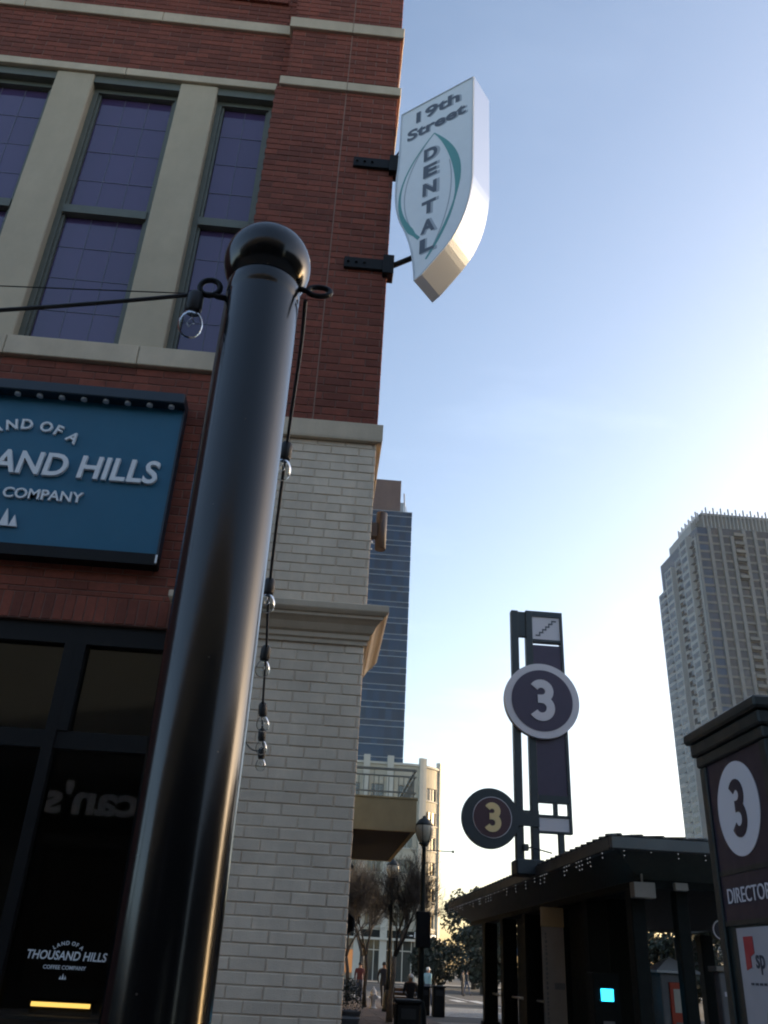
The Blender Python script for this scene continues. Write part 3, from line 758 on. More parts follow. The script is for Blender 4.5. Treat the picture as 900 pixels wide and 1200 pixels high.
MB().add([(.31, 21, 3.0), (1.05, 21, 2.45), (1.05, 24, 2.45), (.31, 24, 3.0), (.31, 21, 2.97), (1.05, 21, 2.42), (1.05, 24, 2.42), (.31, 24, 2.97)], [(0,1,2,3),(7,6,5,4),(0,4,5,1),(3,2,6,7)]).build('canopy', 'cloth_dark', aw)
MB().box(1.03, 1.055, 21, 24, 2.22, 2.418).build('valance', 'cloth_dark', aw)

# ================================================================== street furniture
def lamp_post(x, y, h, label, extras=False):
    t = thing('street_lamp', (x, y, 0), label, 'street lamp', 'acorn street lamps along the sidewalk')
    MB().lathe([(.22, 0), (.22, .10), (.19, .14), (.17, .5), (.13, .62), (.12, .70), (.10, .75)], (x, y, 0), 20).build('base', 'dark_green', t)
    MB().lathe([(.095, .74), (.085, 1.2), (.062, h-.95), (.075, h-.93), (.075, h-.90), (.05, h-.88)], (x, y, 0), 16).build('pole', 'dark_green', t)
    MB().lathe([(.06, h-.9), (.10, h-.86), (.16, h-.80), (.14, h-.78)], (x, y, 0), 20).build('collar', 'dark_green', t)
    MB().lathe([(.14, h-.78), (.20, h-.68), (.255, h-.52), (.27, h-.40), (.25, h-.30), (.24, h-.28)], (x, y, 0), 24).build('globe', 'lamp_glass', t)
    MB().lathe([(.255, h-.30), (.265, h-.275), (.23, h-.22), (.17, h-.14), (.10, h-.09), (.06, h-.07), (.07, h-.045), (.04, h-.02), (.001, h)], (x, y, 0), 24).build('cap', 'dark_green', t)
    for k in range(6):
        a = k*math.pi/3+.2
        MB().tube([(x+r*math.cos(a), y+r*math.sin(a), h+dz) for r, dz in ((.145, -.78), (.205, -.68), (.26, -.52), (.274, -.40), (.255, -.30))], .011, 5).build('rib', 'dark_green', t)
    if extras:
        MB().tube([(x, y, h-.98), (x+.85, y, h-.98)], .014, 6).sphere((x+.87, y, h-.98), .04, 10, 6).build('banner_arm', 'dark_green', t)
        MB().cbox(x-.20, x+.22, y-.24, y-.10, 2.05, 2.98, .02).build('signal_box', 'black_metal', t)
        MB().tube([(x-.0, y-.11, 2.75), (x, y, 2.75)], .03, 8).tube([(x, y-.11, 2.25), (x, y, 2.25)], .03, 8).build('mounting', 'black_metal', t)
    return t
lamp_post(3.28, 27.0, 5.62, 'tall acorn street lamp with a side banner arm and dark signal box', True)
lamp_post(3.42, 38.8, 5.62, 'acorn street lamp half hidden by bare branches behind the balcony')
def bin_(x, y, w_, d_, h_, label):
    t = thing('litter_bin', (x, y, 0), label, 'bin', 'black street bins')
    MB().cbox(x-w_/2, x+w_/2, y-d_/2, y+d_/2, 0, h_*.93, .03).build('body', 'black_metal', t)
    MB().cbox(x-w_/2-.025, x+w_/2+.025, y-d_/2-.025, y+d_/2+.025, h_*.932, h_, .02).build('lid', 'black_metal', t)
    MB().box(x-w_*.3, x+w_*.3, y-d_/2-.012, y-d_/2-.002, h_*.68, h_*.85).build('opening', 'rubber_black', t)
    for k in range(5):
        xx = x-w_/2+w_*(k+.5)/5
        MB().box(xx-.02, xx+.02, y-d_/2-.010, y-d_/2-.001, .06, h_*.62).build('slat', 'black_metal', t)
    return t
bin_(2.03, 18.7, .46, .46, 1.0, 'black litter bin standing on the sidewalk in front of the lamp post')
bin_(5.5-.0, 39.3-.0, .48, .48, .98+.11, 'black litter bin by the roadside beyond the lamp post')
bin_(5.05, 40.2, .42, .42, 1.05, 'narrow black litter bin standing close behind the roadside bin')
for q in [o for o in bpy.data.objects if o.name.startswith('litter_bin')]:
    if q.location.y > 30: q.location.z = -.112
hy = thing('fire_hydrant', (3.01, 40.9, 0), 'silver fire hydrant on the sidewalk beside a thin tree trunk', 'hydrant')
MB().lathe([(.17, 0), (.17, .04), (.11, .05), (.105, .10), (.105, .48), (.14, .49), (.14, .53), (.12, .54), (.12, .60), (.10, .68), (.05, .74), (.03, .75), (.03, .80), (.001, .80)], (3.01, 40.9, 0), 18).build('barrel', 'hydrant_silver', hy)
for d in ((1, 0), (-1, 0), (0, -1)):
    MB().tube([(3.01+d[0]*.08, 40.9+d[1]*.08, .42), (3.01+d[0]*.19, 40.9+d[1]*.19, .42)], .055 if d[1] == 0 else .07, 12).build('outlet', 'hydrant_silver', hy)
def planter(x, y, label):
    t = thing('planter_shrub', (x, y, 0), label, 'shrub', 'dark shrubs along the wall')
    MB().lathe([(.22, 0), (.26, .03), (.32, .45), (.34, .47), (.34, .50), (.30, .50), (.28, .44)], (x, y, 0), 20).build('pot', 'machine_grey', t)
    lf = MB(); rnd = random.Random(int(x*100+y))
    for k in range(700):
        a, b, r = rnd.uniform(0, 6.28), rnd.uniform(-.4, 1.4), .42*rnd.random()**.4
        c = Vector((x+r*math.cos(a)*math.cos(b), y+r*math.sin(a)*math.cos(b), .78+r*math.sin(b)*1.1))
        leaf_quad(lf, c, .05, rnd)
    lf.build('foliage', 'leaf', t)
def leaf_quad(mb, c, s, rnd):
    d = Vector((rnd.gauss(0, 1), rnd.gauss(0, 1), rnd.gauss(0, 1))).normalized(); e = d.orthogonal().normalized()
    f = d.cross(e); n0 = len(mb.v)
    mb.v += [tuple(c-e*s*.5), tuple(c+f*s*.28), tuple(c+e*s*.5), tuple(c-f*s*.28)]; mb.f.append((n0, n0+1, n0+2, n0+3)); mb.sm.append(False)
planter(1.02, 22.2, 'dark leafy shrub in a round pot against the side wall')
planter(1.25, 25.6, 'second leafy shrub in a round pot further along the side wall')

# ------------------------------------------------------------------ bare street trees
def bare_tree(x, y, h, spread, seed, label, m='bark', trunk_r=.09, fork=1.9, dens=1.0):
    rnd = random.Random(seed); t = thing('bare_tree', (x, y, 0), label, 'tree', 'bare street trees')
    tr = MB(); cr = MB()
    def grow(mb, p, d, L, r, lvl):
        n = 4; path = [p.copy()]; rr = [r]; q = p.copy(); dd = d.copy()
        for i in range(n):
            dd = (dd+Vector((rnd.gauss(0, .12), rnd.gauss(0, .12), rnd.gauss(0, .05)+.05))).normalized()
            q = q+dd*L/n; path.append(q.copy()); rr.append(r*(1-.13*(i+1)))
        rr = [max(v, .0042) for v in rr]
        mb.tube(path, rr, 6 if lvl < 2 else (4 if lvl < 3 else 3), cap=lvl < 1)
        if lvl >= 5: return
        kids = {0: 5, 1: 5, 2: 5, 3: 4, 4: 3}[lvl]
        for k in range(int(round(kids*dens)) if lvl > 1 else kids):
            i = rnd.randint(1, n) if lvl else rnd.randint(2, n)
            a = rnd.uniform(0, 6.283); tilt = rnd.uniform(.35, .85)
            e = dd.orthogonal().normalized(); f = dd.cross(e)
            nd = (dd*math.cos(tilt)+(e*math.cos(a)+f*math.sin(a))*math.sin(tilt)+Vector((0, 0, .12))).normalized()
            grow(cr, path[i], nd, L*rnd.uniform(.55, .78)*(spread if lvl == 0 else 1), rr[i]*rnd.uniform(.45, .62), lvl+1)
    base = Vector((x, y, -.05))
    tp = [base, base+Vector((rnd.gauss(0, .03), 0, fork*.35)), base+Vector((rnd.gauss(0, .06), rnd.gauss(0, .05), fork*.7)), base+Vector((rnd.gauss(0, .08), rnd.gauss(0, .05), fork))]
    tr.tube(tp, [trunk_r*1.35, trunk_r, trunk_r*.9, trunk_r*.8], 10)
    for k in range(3):
        a = rnd.uniform(0, 6.283)+k*2.1
        grow(tr if k == 0 else cr, tp[-1]-Vector((0, 0, .05)), Vector((math.cos(a)*.42, math.sin(a)*.42, 1)).normalized(), (h-fork)*.5, trunk_r*.62, 0)
    tr.build('trunk', m, t); tag(cr.build('crown', 'bark', t), kind='stuff')
    return t
bare_tree(2.84, 31.4, 4.6, 1.0, 3, 'bare street tree with pale forked trunk rising in front of the litter bins', 'bark_pale', .085, 1.9)
bare_tree(2.72, 42.0, 5.4, 1.1, 11, 'bare street tree with slim trunk growing beside the hydrant', 'bark', .08, 2.0)
bare_tree(2.35, 50.0, 6.0, 1.1, 5, 'bare street tree with dark trunk further down the sidewalk past the hydrant', 'bark', .10, 2.0)
bare_tree(3.3, 56.5, 6.5, 1.1, 8, 'farthest bare street tree at the end of the sidewalk by the crossing', 'bark', .11, 2.1)

# ------------------------------------------------------------------ leafy trees beyond
def leafy_tree(x, y, h, r, seed, label, leaf=.32, n=5200, low=.28):
    rnd = random.Random(seed); t = thing('leafy_tree', (x, y, -.12), label, 'tree', 'evergreen trees beyond the pavilion')
    tr = MB().tube([(x, y, -.3), (x+.1, y, h*.3), (x, y+.1, h*.75)], [.28, .22, .06], 9)
    for k in range(9):
        a = rnd.uniform(0, 6.28); z = h*rnd.uniform(.25, .65)
        tr.tube([(x, y, z), (x+math.cos(a)*r*.35, y+math.sin(a)*r*.35, z+h*.10), (x+math.cos(a)*r*.75, y+math.sin(a)*r*.75, z+h*.16)], [.10, .06, .02], 5)
    tr.build('trunk', 'bark', t)
    lf = MB(); cl = []
    for k in range(46):
        a = rnd.uniform(0, 6.28); b = rnd.random(); rr = r*math.sqrt(rnd.random())*math.sin(math.pi*(.15+.8*b))**.6
        cl.append((Vector((x+rr*math.cos(a), y+rr*math.sin(a), h*(low+(1-low)*b))), r*rnd.uniform(.16, .34)))
    for k in range(n):
        c, s = cl[rnd.randrange(len(cl))]
        d = Vector((rnd.gauss(0, 1), rnd.gauss(0, 1), rnd.gauss(0, .8))).normalized()*s*rnd.random()**.4
        leaf_quad(lf, c+d, leaf*rnd.uniform(.7, 1.3), rnd)
    lf.build('crown', 'leaf', t)
for k, (x, y, h, r, lb) in enumerate([
        (15.6, 84, 7.2, 3.0, 'dark evergreen tree standing between the rounded building and the pavilion'),
        (21, 96, 9.0, 4.4, 'broad dark tree seen between the pavilion columns'),
        (27, 90, 8.8, 4.4, 'rounded tree behind the pavilion next to the blue umbrella'),
        (34, 92, 9.5, 4.6, 'dark tree seen through the open front of the pavilion'),
        (42, 96, 10.0, 4.8, 'leafy tree behind the red ticket machine'),
        (24, 60, 6.0, 2.8, 'small leafy tree behind the directory pillar'),
        (19.0, 108, 9.5, 4.2, 'far tree against the cream rounded building'),
        (52, 104, 10.5, 5.2, 'wide dark tree far behind the directory pillar'),
        (13.4, 100, 4.2, 2.2, 'low dark shrub like tree at the foot of the rounded building')]):
    leafy_tree(x, y, h, r, 20+k, lb, leaf=.42, n=7000, low=.12)

# ================================================================== curved cream building
cb = thing('rounded_building', (10, 126, 0), 'cream six storey building with a rounded glass windowed corner', 'building')
CX, CY, CR, YB = 12.7, 130.3, 5.3, 125.0
ARC = CR*math.pi/2*1.25
def cpt(s, off=0.):
    """point on the facade line: s metres from the start of the curve (negative = flat front); off = outwards"""
    if s <= 0: return (CX+s, YB-off)
    a = s/CR
    return (CX+(CR+off)*math.sin(a), CY-(CR+off)*math.cos(a))
def cstrip(mb, s0, s1, z0, z1, o0, o1, step=.55):
    n = max(1, int(math.ceil((s1-s0)/step))); vs_ = []; fs_ = []
    for i in range(n+1):
        s = s0+(s1-s0)*i/n
        (ax, ay), (bx, by) = cpt(s, o1), cpt(s, o0)
        vs_ += [(ax, ay, z0), (ax, ay, z1), (bx, by, z1), (bx, by, z0)]
    for i in range(n):
        a, b = 4*i, 4*i+4
        fs_ += [(a, b, b+1, a+1), (a+1, b+1, b+2, a+2), (a+2, b+2, b+3, a+3), (a+3, b+3, b, a)]
    fs_ += [(0, 1, 2, 3), (4*n+3, 4*n+2, 4*n+1, 4*n)]
    return mb.add(vs_, fs_)
S0 = -20
rows = [7.25, 10.55, 13.8, 17.05, 20.35, 23.6]               # window centres
WH = 1.75
zz = [5.9]+[v for r in rows for v in (r-WH/2, r+WH/2)]+[27.2]
# pilaster positions along the facade line, windows between them
pil = [-12.6, -9.3, -6.0, -2.6, 2.1, 6.05, 9.4]
pw = [.9, .9, .9, .9, 1.0, .9, .9]
for i in range(0, len(zz), 2): cstrip(MB(), S0, ARC, zz[i], zz[i+1], -.5, 0).build('spandrel_wall', 'cream_wall', cb)
cstrip(MB(), S0, ARC, 27.203, 27.5, -.6, .18).build('parapet', 'cream_trim', cb)
for r in rows: cstrip(MB(), S0, ARC, r-WH/2-.16, r-WH/2-.02, 0.003, .10).build('sill_band', 'cream_trim', cb)
for s, w_ in zip(pil, pw): cstrip(MB(), s-w_/2, s+w_/2, 0, 28.4, -.3, .32).build('pilaster', 'cream_trim', cb)
bays = [(-12.15, -9.75), (-8.85, -6.45), (-5.55, -3.05), (-2.15, 1.6), (2.6, 5.6), (6.5, 8.95)]
for r in rows:
    last = S0
    for bi, (a, b) in enumerate(bays):
        wdt = min(b-a-.7, 2.3); c = (a+b)/2
        if bi == 4: c -= .1; wdt = 2.05
        s0, s1 = c-wdt/2, c+wdt/2
        cstrip(MB(), last, s0, r-WH/2+.003, r+WH/2-.003, -.5, -.004).build('pier_wall', 'cream_wall', cb); last = s1
        n = 3
        fr = MB(); cstrip(fr, s0, s1, r+WH/2-.09, r+WH/2-.004, -.30, -.12); cstrip(fr, s0, s1, r-WH/2+.004, r-WH/2+.09, -.30, -.12)
        for k in range(n+1):
            sm = s0+(s1-s0)*k/n; cstrip(fr, max(s0, sm-.05), min(s1, sm+.05), r-WH/2+.093, r+WH/2-.093, -.30, -.13)
        wf = fr.build('window', 'far_frame', cb)
        for k in range(n):
            sa, sb = s0+(s1-s0)*k/n+.05, s0+(s1-s0)*(k+1)/n-.05
            pa, pb = Vector((*cpt(sa, -.22), 0)), Vector((*cpt(sb, -.22), 0)); L_ = (pb-pa).length
            me = MB().box(-L_/2, L_/2, 0, .03, -WH/2+.095, WH/2-.095).mesh('pane', 'far_glass')
            if bi == 4 and r == rows[4] and k < 2:            # glint put into the pane angle: turned to mirror the sun at the camera
                qa, qb = cpt(sa, .22), cpt(sb, .22); pc = Vector(((qa[0]+qb[0])/2, (qa[1]+qb[1])/2, r)); nn = (sdir+(Vector((0, 0, 1.5))-pc).normalized()).normalized()
                inst('pane', me, pc, wf, (math.asin(nn.z), 0, math.atan2(nn.x, -nn.y))); continue
            inst('pane', me, ((pa.x+pb.x)/2, (pa.y+pb.y)/2, r), wf, (random.gauss(0, .004), 0, math.atan2(pb.y-pa.y, pb.x-pa.x)+random.gauss(0, .006)))
    cstrip(MB(), last, ARC, r-WH/2+.003, r+WH/2-.003, -.5, -.004).build('pier_wall', 'cream_wall', cb)
# ground floor shop fronts
cstrip(MB(), S0, ARC, 5.0, 5.897, -.5, .12).build('fascia', 'pavilion_dark', cb)
cstrip(MB(), S0, ARC, 4.72, 4.995, -.5, .55).build('canopy', 'cream_trim', cb)
mu = MB()
s = S0
while s < ARC: cstrip(mu, s-.06, s+.06, 0, 4.715, -.35, -.15); s += 1.25
cstrip(mu, S0, ARC, 3.5, 3.62, -.36, -.14); mu.build('shop_frame', 'cream_trim', cb)
cstrip(MB(), S0, -9.0, .05, 4.7, -.42, -.37).build('shop_glass', 'far_glass', cb)
cstrip(MB(), -8.9, -6.2, .8, 3.45, -.42, -.37).build('lit_shop_window', 'warm_window', cb)
cstrip(MB(), -6.1, ARC, .05, 4.7, -.42, -.37).build('shop_glass', 'far_glass', cb)
MB().box(CX-32, CX, YB+.6, 150, 0, 27.2).box(CX, CX+CR-.8, CY, 150, 0, 27.2).build('core_wall', 'cream_wall', cb)
lt = MB()
vs_, fs_, (x0, x1, y0, y1) = TXT[('ican App', .03)]
k_ = 3.9/(x1-x0); s_mid = 3.4
def _cv(q):
    s = s_mid+(q[0]-(x0+x1)/2)*k_; px, py = cpt(s, .15+(q[2]+.02)*2); return (px, py, 5.45+(q[1]-(y0+y1)/2)*k_*.95)
lt.add([_cv(q) for q in vs_], fs_); lt.build('lettering', 'letter_white', cb)
o = MB(); cstrip(o, .6, 1.25, 5.36, 5.46, .125, .2); o.build('logo_bar', 'letter_white', cb)

# ================================================================== blue glass tower
bt = thing('glass_tower', (8, 200, 0), 'blue glass office tower with pale floor lines and a brown roof plant room', 'tower')
TX1, TY = 18.5, 195.0; FH = 4.15; TOP = 105.4
MB().box(-14, TX1-.3, TY+.35, 228, 0, TOP-.3).build('core', 'blue_glass', bt)
pane_me = MB().box(-.73, .73, 0, .12, -1.28, 1.28).mesh('glass_panel', 'blue_glass'); span_me = MB().box(-.73, .73, 0, .12, -.66, .66).mesh('spandrel_panel', 'blue_glass')
rest = MB()
nf = int(TOP/FH)
for f in range(nf+1):
    zt = TOP-f*FH
    if zt < 6: break
    for z in (zt-.06, zt-1.42):
        MB().box(-14, TX1+.05, TY-.10, TY+.34, z-.07, z+.07).build('floor_line', 'blue_frame', bt)
    MB().box(TX1-.298, TX1+.04, TY+.345, 228, zt-1.4, zt-.05).build('side_band', 'blue_glass', bt)
    for k in range(22):
        x = TX1-.75-k*1.5
        if k < 8 and zt > 38:
            inst('spandrel_panel', span_me, (x, TY, zt-.74), bt, (random.gauss(0, .003), 0, random.gauss(0, .003)))
            inst('glass_panel', pane_me, (x, TY, zt-2.78), bt, (random.gauss(0, .006), 0, random.gauss(0, .006)))
        else: rest.box(x-.73, x+.73, TY, TY+.12, zt-1.4, zt-.08).box(x-.73, x+.73, TY, TY+.12, zt-4.06, zt-1.5)
tag(rest.build('curtain_wall', 'blue_glass', bt), kind='stuff')
MB().box(-8, 15.5, TY+1.5, 218, TOP-.3, 115.4).build('plant_room', 'penthouse_brown', bt)
MB().box(15.503, 16.4, TY+1.6, 216, TOP-.3, 108.9).build('louvre_wall', 'blue_frame', bt)
pl = MB()
for k in range(15): pl.box(-7.6+k*1.6, -7.35+k*1.6, TY+1.3, TY+1.497, TOP-.2, 115.3)
pl.build('louvre', 'penthouse_brown', bt)
MB().tube([(17.0, TY+3, TOP-.4), (16.5, TY+3, 112.4)], .18, 6).tube([(17.7, TY+3, TOP-.4), (17.1, TY+3, 108.6)], .08, 6).build('mast', 'blue_frame', bt)

# ================================================================== residential tower on the right
rt = thing('apartment_tower', (146, 283, 0), 'tall beige apartment tower with stacked balconies and a spiked crown', 'tower')
AX0, AX1, AY0, AY1, ATOP = 127.0, 172.0, 265.0, 301.0, 146.8; FH2 = 3.25
MB().box(AX0+.8, AX1, AY0+.8, AY1, 0, ATOP).build('core', 'tower_glass', rt)
fb = int(ATOP/FH2)
front = [('glass', 127.6, 131.4), ('win', 132.5, 135.4), ('win', 136.6, 139.4), ('bal', 140.6, 144.0), ('win', 145.2, 148.0), ('win', 149.2, 152.0), ('bal', 153.2, 156.6), ('win', 157.8, 160.6), ('win', 161.8, 164.8), ('bal', 166, 169.4)]
edges = [127.0]+[v for b in front for v in b[1:]]+[172.0]
for i in range(0, len(edges), 2):
    MB().box(edges[i], edges[i+1], AY0-.35, AY0+.85, 0, ATOP-(0 if i % 3 else 3.2)).build('pier', 'tower_pier', rt)
sp = MB()
for f in range(fb):
    z = ATOP-(f+1)*FH2
    sp.box(AX0+.1, AX1-.1, AY0+.30, AY0+.79, z-.42, z+.42)
tag(sp.build('spandrel', 'tower_slab', rt))
wcache = {}
for kind, a, b in front:
    for f in range(fb):
        z = ATOP-(f+1)*FH2
        if z < 45: break
        if kind in ('win', 'glass'):
            key = round(b-a, 2)
            if key not in wcache:
                n = max(2, int((b-a)/1.4)); mb = MB()
                wcache[key] = (MB().box(-(b-a)/2+.02, (b-a)/2-.02, 0, .1, -1.18, 1.18).mesh('window', 'tower_glass' if kind == 'win' else 'blue_glass'))
            if b < 157: inst('window', wcache[key], ((a+b)/2, AY0+.45, z+FH2/2), rt, (random.gauss(0, .008), 0, random.gauss(0, .008)))
        elif b < 158:
            key = 'bal'
            if key not in wcache: wcache[key] = MB().box(-1.75, 1.75, -1.3, 0, -.12, .10).box(-1.75, 1.75, -1.3, -1.22, .10, 1.05).box(-1.75, -1.68, -1.22, 0, .10, 1.05).box(1.68, 1.75, -1.22, 0, .10, 1.05).mesh('balcony', 'tower_slab')
            if (f//6) % 2 == (0 if a < 150 else 1) or f > 14: inst('balcony', wcache[key], ((a+b)/2, AY0+.28, z), rt)
# left flank: stepped bays with small balconies
side = [(265.9, 270.0, 0.), (270.0, 276.5, -1.6), (276.5, 284, -.6), (284, 290.5, -2.2), (290.5, 301, -1.0)]
for i, (a, b, o_) in enumerate(side):
    top = ATOP-(4, 2, 6, 8, 13)[i]
    MB().box(AX0+o_-.2, AX0+.79, a+.05, b-.05, 0, top).build('flank_bay', 'crown_pale', rt)
    nb_ = MB()
    for f in range(int(top/FH2)):
        z = top-(f+1)*FH2
        if z < 40: break
        nb_.box(AX0+o_-.26, AX0+o_-.19, a+.9, b-.9, z+.5, z+2.5)
        if i % 2 == 0: nb_.box(AX0+o_-1.35, AX0+o_-.262, a+1.2, a+3.4, z-.1, z+.1)
    tag(nb_.build('flank_window', 'tower_glass', rt), kind='stuff')
# crown with fins and spikes
MB().box(AX0+3.5, AX1-3, AY0+1.6, AY1-8, ATOP, ATOP+6.3).build('crown_wall', 'tower_slab', rt)
MB().box(AX0+1.2, AX0+3.45, AY0+6, AY1-9, ATOP, ATOP+3.5).build('crown_wall', 'crown_pale', rt)
fi = MB()
for k in range(27):
    x = AX0+4+k*1.4; fi.box(x-.16, x+.16, AY0+1.0, AY0+1.59, ATOP-1.0, ATOP+6.6+(1.9 if k % 2 else .5))
for k in range(12):
    y = AY0+3+k*1.6; fi.box(AX0+2.7, AX0+3.2, y-.16, y+.16, ATOP+3.51, ATOP+6.6+(1.6 if k % 2 else .3))
fi.build('crown_fin', 'crown_pale', rt)
MB().box(AX0+3.2, AX1-3, AY0+1.1, AY0+1.58, ATOP+5.2, ATOP+5.5).build('crown_rail', 'crown_pale', rt)
# ================================================================== garage entrance pavilion
pvn = thing('garage_pavilion', (9, 23.5, 0), 'dark open sided parking garage pavilion with metal roof and square columns', 'pavilion')
EX0, EX1, EY0, EY1, EZ = 4.83, 13.6, 14.55, 32.4, 3.60
tp = math.tan(R_(7)); IN = .55
rdg = (EX1-EX0)/2; rz = EZ+rdg*tp
xm = (EX0+EX1)/2
MB().add([(EX0,EY0,EZ),(EX1,EY0,EZ),(EX1,EY1,EZ),(EX0,EY1,EZ),(xm,EY0+rdg,rz),(xm,EY1-rdg,rz)], [(0,1,4),(1,2,5,4),(2,3,5),(3,0,4,5),(3,2,1,0)]).build('roof', 'roof_metal', pvn)
rf = bpy.data.objects['roof']
def rib(p, q): MB().tube([p, q], .034, 6).build('roof_seam', 'roof_metal', rf)
k = 0
while EY0+.2+k*.36 < EY1:
    y = EY0+.2+k*.36; L_ = min(y-EY0, EY1-y, rdg); 
    rib((EX0-.02, y, EZ+.012), (EX0+L_, y, EZ+L_*tp+.012)); k += 1
k = 0
while EX0+.2+k*.36 < EX1:
    x = EX0+.2+k*.36; L_ = min(x-EX0, EX1-x, rdg)
    rib((x, EY0+.10, EZ+.012+.1*tp), (x, EY0+L_, EZ+L_*tp+.012)); k += 1
MB().cbox(EX0, EX1, EY0, EY0+.12, EZ-.21, EZ-.003, .02).build('gutter', 'roof_metal', rf)
MB().cbox(EX0, EX0+.12, EY0+.123, EY1, EZ-.21, EZ-.003, .02).build('gutter', 'roof_metal', rf)
# sloping soffit down to the beams, then the ceiling
z1 = 3.02; a, b, c, d = EX0+.125, EX1-.125, EY0+.125, EY1-.125
MB().add([(a,c,EZ-.2),(b,c,EZ-.2),(b,d,EZ-.2),(a,d,EZ-.2),(a+IN,c+IN,z1),(b-IN,c+IN,z1),(b-IN,d-IN,z1),(a+IN,d-IN,z1)],
         [(0,1,5,4),(1,2,6,5),(2,3,7,6),(3,0,4,7)]).build('soffit', 'soffit_green', pvn)
MB().box(a+IN+.004, b-IN-.004, c+IN+.004, c+IN+.35, z1-.12, z1+.3).box(a+IN+.004, a+IN+.35, c+IN+.353, d-IN, z1-.12, z1+.3).build('beam', 'pavilion_dark', pvn)
MB().box(a+IN+.36, b-IN-.05, c+IN+.36, d-IN-.05, z1+.05, z1+.2).build('ceiling', 'pavilion_dark', pvn)
colx = a+IN+.02
MB().cbox(5.38, 5.62, 15.4, 15.7, -.01, z1-.123, .02).build('column', 'pavilion_dark', pvn)
for y in (18.6, 21.35, 24.05, 26.8, 29.55):
    w_ = .40
    MB().cbox(colx, colx+w_, y-w_/2, y+w_/2, -.01, z1-.123, .02).build('column', 'pavilion_dark', pvn)
    MB().cbox(colx-.05, colx+w_+.05, y-w_/2-.05, y+w_/2+.05, -.01, .25, .02).build('column_base', 'pavilion_dark', pvn)
for x in (6.26, 8.3, 10.2, 12.2):
    MB().cbox(x-.11, x+.11, 15.4, 15.62, -.01, z1-.123, .02).build('column', 'pavilion_dark', pvn)
for y in (18.6, 21.35, 24.05, 26.8, 29.55, 31.4):
    MB().cbox(12.4, 12.8, y-.2, y+.2, -.01, z1-.123, .02).build('column', 'pavilion_dark', pvn)
MB().box(6.35, 7.05, 19.9, 28.5, -.01, z1+.04).build('dark_backdrop', 'pavilion_dark', pvn)  # dark block added to make the view through the pavilion dark
for y0 in (23, 25.8, 28.5): MB().tube([(colx+.2, y0-1.2, .98), (colx+.2, y0+.6, .98)], .03, 8).build('handrail', 'brushed_alu', pvn)
MB().cbox(5.32, 5.68, 15.02, 15.24, 2.72, 2.96, .01).tube([(5.5, 15.13, 2.95), (5.5, 15.13, 3.12)], .02, 6).build('ceiling_box', 'panel_stone', pvn)
MB().cbox(6.02, 6.24, 15.02, 15.14, 2.86, 2.98, .01).build('ceiling_box', 'panel_stone', pvn)
# pale panel beside a column
ip = thing('info_panel', (5.15, 19.95, 0), 'pale stone coloured information panel standing beside a pavilion column', 'panel')
MB().cbox(4.98, 5.44, 19.9, 20.0, 0, 2.44, .01).build('board', 'panel_stone', ip)
MB().cbox(4.97, 5.45, 19.89, 20.01, 2.443, 2.82, .01).build('header', 'stucco_tan', ip)
mk = MB(); rnd = random.Random(4)
z = 2.32
while z > .4:
    h_ = rnd.uniform(.03, .06); mk.box(5.03, 5.03+rnd.uniform(.03, .045), 19.893, 19.899, z-h_, z); z -= h_+rnd.uniform(.02, .05)
mk.box(5.2, 5.42, 19.893, 19.899, 1.28, 1.40); tag(mk.build('print_marks', 'machine_grey', ip), kind='stuff')
# pay stations
ps = thing('pay_station', (5.445, 17.4, 0), 'dark pay machine with a glowing cyan screen inside the pavilion', 'pay machine')
MB().cbox(5.2, 5.69, 17.22, 17.6, 0, 1.62, .02).build('cabinet', 'pavilion_dark', ps)
MB().box(5.335, 5.555, 17.205, 17.217, 1.17, 1.36).build('screen', 'cyan_screen', ps)
MB().box(5.31, 5.58, 17.19, 17.218, 1.363, 1.39).build('screen_frame', 'black_metal', ps); MB().box(5.31, 5.58, 17.19, 17.218, 1.14, 1.167).build('screen_frame', 'black_metal', ps)
MB().box(5.35, 5.55, 17.2, 17.218, .8, .86).build('ticket_slot', 'machine_grey', ps)
tm_ = thing('ticket_machine', (6.58, 16.9, 0), 'grey ticket machine with red front panel, white notice and pale pitched top', 'ticket machine')
MB().cbox(6.25, 6.88, 16.7, 17.3, 0, 1.66, .02).build('cabinet', 'machine_grey', tm_)
MB().add([(6.17,16.62,1.70),(6.95,16.62,1.70),(6.95,17.38,1.70),(6.17,17.38,1.70),(6.17,16.62,1.663),(6.95,16.62,1.663),(6.95,17.38,1.663),(6.17,17.38,1.663),(6.56,17.0,1.92)], [(0,1,8),(1,2,8),(2,3,8),(3,0,8),(0,4,5,1),(1,5,6,2),(2,6,7,3),(3,7,4,0),(7,6,5,4)]).build('pitched_top', 'alu_white', tm_)
MB().cbox(6.39, 6.81, 16.66, 16.697, .5, 1.52, .008).build('red_panel', 'red_panel', tm_)
MB().box(6.45, 6.67, 16.652, 16.659, 1.06, 1.42).build('notice', 'paper', tm_)
MB().box(6.45, 6.67, 16.652, 16.659, .62, .92).build('keypad', 'machine_grey', tm_)
tb = thing('meter_pillar', (7.2, 16.2, 0), 'slim grey meter pillar beside the red ticket machine', 'pillar')
MB().cbox(7.06, 7.34, 16.1, 16.34, 0, 1.72, .02).build('body', 'machine_grey', tb)
MB().cbox(7.0, 7.55, 16.04, 16.4, 1.723, 1.80, .01).build('top', 'panel_stone', tb); MB().box(7.12, 7.26, 16.09, 16.098, 1.35, 1.42).build('label_plate', 'sign_pale', tb)
